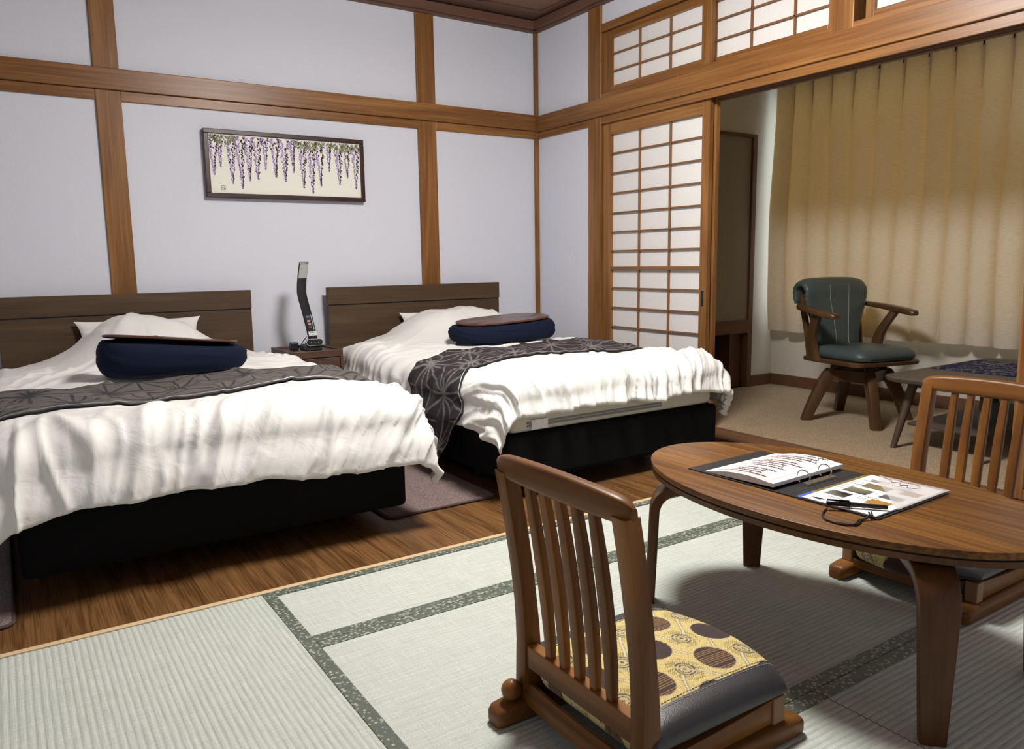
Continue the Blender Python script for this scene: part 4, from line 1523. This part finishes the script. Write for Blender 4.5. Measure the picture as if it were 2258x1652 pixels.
# legs: four splayed, curved blades
for k in range(4):
    a = math.radians(45 + 90 * k - 0)
    d = Vector((math.cos(a), math.sin(a), 0)); s = Vector((-d.y, d.x, 0))
    rings = []
    for i in range(11):
        t = i / 10
        z = .30 * (1 - t)
        out = .135 + .150 * t ** .75
        w = .040 - .014 * t
        rings.append([d * (out + a_) + s * b_ + Vector((0, 0, z)) for a_, b_ in rrect(0, 0, w, .025, .004, 2)])
    lofted('leg', rings, M_swivel, sc)
for k in range(4):
    a = math.radians(90 * k)
    M = Matrix.Rotation(a, 4, 'Z')
    box('stretcher', .098, .124, -.115, .115, .232, .298, M_swivel, sc, bev=.003, M=M)
for k in (45, 135):
    box('cross_bar', -.15, .15, -.024, .024, .298, .318, M_swivel, sc, bev=.003, M=Matrix.Rotation(math.radians(k), 4, 'Z'))
disc = lambda r_, z: [(r_ * math.cos(2 * math.pi * i / 32), r_ * math.sin(2 * math.pi * i / 32), z) for i in range(32)]
lofted('swivel_plate', [disc(.12, .318), disc(.12, .336)], M_black, sc)
up = root('seat_unit', (0, 0, 0)); up.parent = sc; up.location = (0, 0, 0); ORG[up.name] = Vector((0, 0, 0))
lofted('seat_board', [[(x, y, z) for x, y in rrect(.005, 0, .225 + e, .228 + e, .05, 5)] for z, e in ((.336, -.008), (.340, 0), (.356, .002), (.362, -.003))], M_swivel, up)
n_, m_ = 46, 46
rings = []
for z, e in ((.362, -.012), (.372, 0.0), (.392, .004), (.412, -.004), (.424, -.022), (.430, -.055), (.433, -.10), (.434, -.16)):
    rings.append([(x + .0, y, z + (.006 if x > .1 and z > .42 else 0)) for x, y in rrect(.020, 0, .215 + e, .205 + e, .07 if e > -.1 else .03, 6)])
lofted('seat_cushion', rings, M_leather, up)
# backrest: one upholstered pad that rises from the seat and rolls backwards over the top
cl_ = [(-.160, .405), (-.168, .46), (-.180, .54), (-.194, .62), (-.206, .69)]
for k in range(1, 13):
    a = math.radians(15 * k)
    cl_.append((-.268 + .062 * math.cos(a), .730 + .062 * math.sin(a)))
cl_ += [(-.330, .70), (-.322, .660)]
nc = len(cl_)
Cx = np.array(cl_)
seg = np.r_[0, np.cumsum(np.hypot(*np.diff(Cx, axis=0).T))]
vv = np.linspace(0, seg[-1], 52)
px_, pz_ = np.interp(vv, seg, Cx[:, 0]), np.interp(vv, seg, Cx[:, 1])
tv = vv / seg[-1]
tx, tzv = np.gradient(px_), np.gradient(pz_)
ln_ = np.hypot(tx, tzv); nxv, nzv = tzv / ln_, -tx / ln_      # outward normal (front side)
hwv = .150 + .072 * smooth(.08, .52, tv) - .016 * smooth(.62, 1.0, tv)
rings = []
nn = 40
for i in range(len(vv)):
    endk = (1 - abs(2 * tv[i] - 1) ** 14) ** .5
    ring_ = []
    for k in range(nn):
        a = 2 * math.pi * k / nn
        ca, sa = math.cos(a), math.sin(a)
        ly_ = math.copysign(abs(ca) ** .30, ca)
        th_ = math.copysign(abs(sa) ** .62, sa) * .023 * max(endk, .25)
        gather = 1 + .012 * math.sin(i * 2.1) * (abs(ly_) > .9) * (tv[i] > .42)
        yq = ly_ * hwv[i] * gather
        dish = -.020 * ly_ * ly_ * (1 - smooth(.2, .8, tv[i]))
        ring_.append((px_[i] + nxv[i] * th_ + dish * 1.0 + .012, yq, pz_[i] + nzv[i] * th_ - .016 * ly_ ** 4 * float(smooth(.45, .6, tv[i]) * (1 - smooth(.75, .9, tv[i])))))
    rings.append(ring_)
bo = lofted('backrest', rings, M_leather, up)
for u in (-.30, .30):
    pts = []
    for i in range(1, 32):
        pts.append((px_[i] + nxv[i] * .0225 + .0125 - .020 * u * u, u * hwv[i], pz_[i] + nzv[i] * .0225))
    lofted('seam', tube(pts, .0011, 5), M_stitch, bo)
for s in (1, -1):
    pts = [(-.235, .235, .655), (-.20, .262, .648), (-.13, .278, .640), (-.05, .284, .630), (.04, .283, .618), (.105, .279, .610), (.118, .278, .608)]
    rings = []
    for i, (x, y, z) in enumerate(pts):
        hw = [.015, .022, .027, .030, .032, .029, .018][i]; hh = [.012, .014, .015, .016, .016, .015, .010][i]
        rings.append([(x, (y + a) * s, z + b) for a, b in rrect(0, 0, hw, hh, .009, 3)])
    if s < 0: rings = rings[::-1]
    lofted('armrest', rings, M_swivel, up)
    rings = []
    for i in range(11):
        t = i / 10
        z = .345 + (.612 - .345) * t
        x = -.085 + .05 * math.sin(t * math.pi * .5) ** 2 - .045 * math.sin(math.pi * t)
        y = .226 + .052 * t ** 1.4
        rings.append([(x + a, (y + b) * s, z) for a, b in rrect(0, 0, .034 - .006 * t, .014, .004, 2)])
    if s < 0: rings = rings[::-1]
    lofted('arm_post', rings, M_swivel, up)
    rings = [[(x + a, (y + b) * s, z) for a, b in rrect(0, 0, .016, .012, .003, 2)] for x, y, z in ((-.19, .185, .36), (-.212, .19, .50), (-.240, .196, .62), (-.255, .200, .712))]
    if s < 0: rings = rings[::-1]
    lofted('back_post', rings, M_swivel, up)
sc.location = (4.065, 2.565, .006)
up.rotation_euler = (0, 0, math.radians(-104) - math.radians(8))
sc.rotation_euler = (0, 0, math.radians(8))

# ------------------------------------------------------------------ sunroom table
st_ = root('coffee_table', (4.10, 1.865, .006), label='dark brown coffee table with round legs and lower shelf in the sunroom', cat='table')
tz = .362
outl = lambda e, z: [(x, y, z) for x, y in rrect(4.095, 1.868, .560 + e, .265 + e, .10, 7)]
lofted('table_top', [outl(-.014, tz - .026), outl(-.004, tz - .020), outl(0, tz - .006), outl(-.003, tz)], M_sun_table, st_)
for sx in (-1, 1):
    for sy in (-1, 1):
        a = Vector((4.10 + sx * .41, 1.865 + sy * .165, tz - .026)); b = Vector((4.10 + sx * .505, 1.865 + sy * .20, .006))
        lofted('leg', tube([a, a * .5 + b * .5, b], [.023, .019, .0135], 14), M_sun_leg, st_)
    box('top_rail', 4.10 + sx * .40 - .012, 4.10 + sx * .40 + .012, 1.70, 2.03, tz - .062, tz - .025, M_sun_leg, st_, bev=.002)
box('shelf', 3.655, 4.545, 1.695, 2.035, .116, .130, M_sun_table, st_, bev=.002)
pmx = box('placemat', 3.965, 4.46, 1.665, 2.105, tz + .0005, tz + .0035, M_placemat, None, bev=.001)
setp(pmx, 'navy patterned cloth mat on the sunroom coffee table', 'placemat')
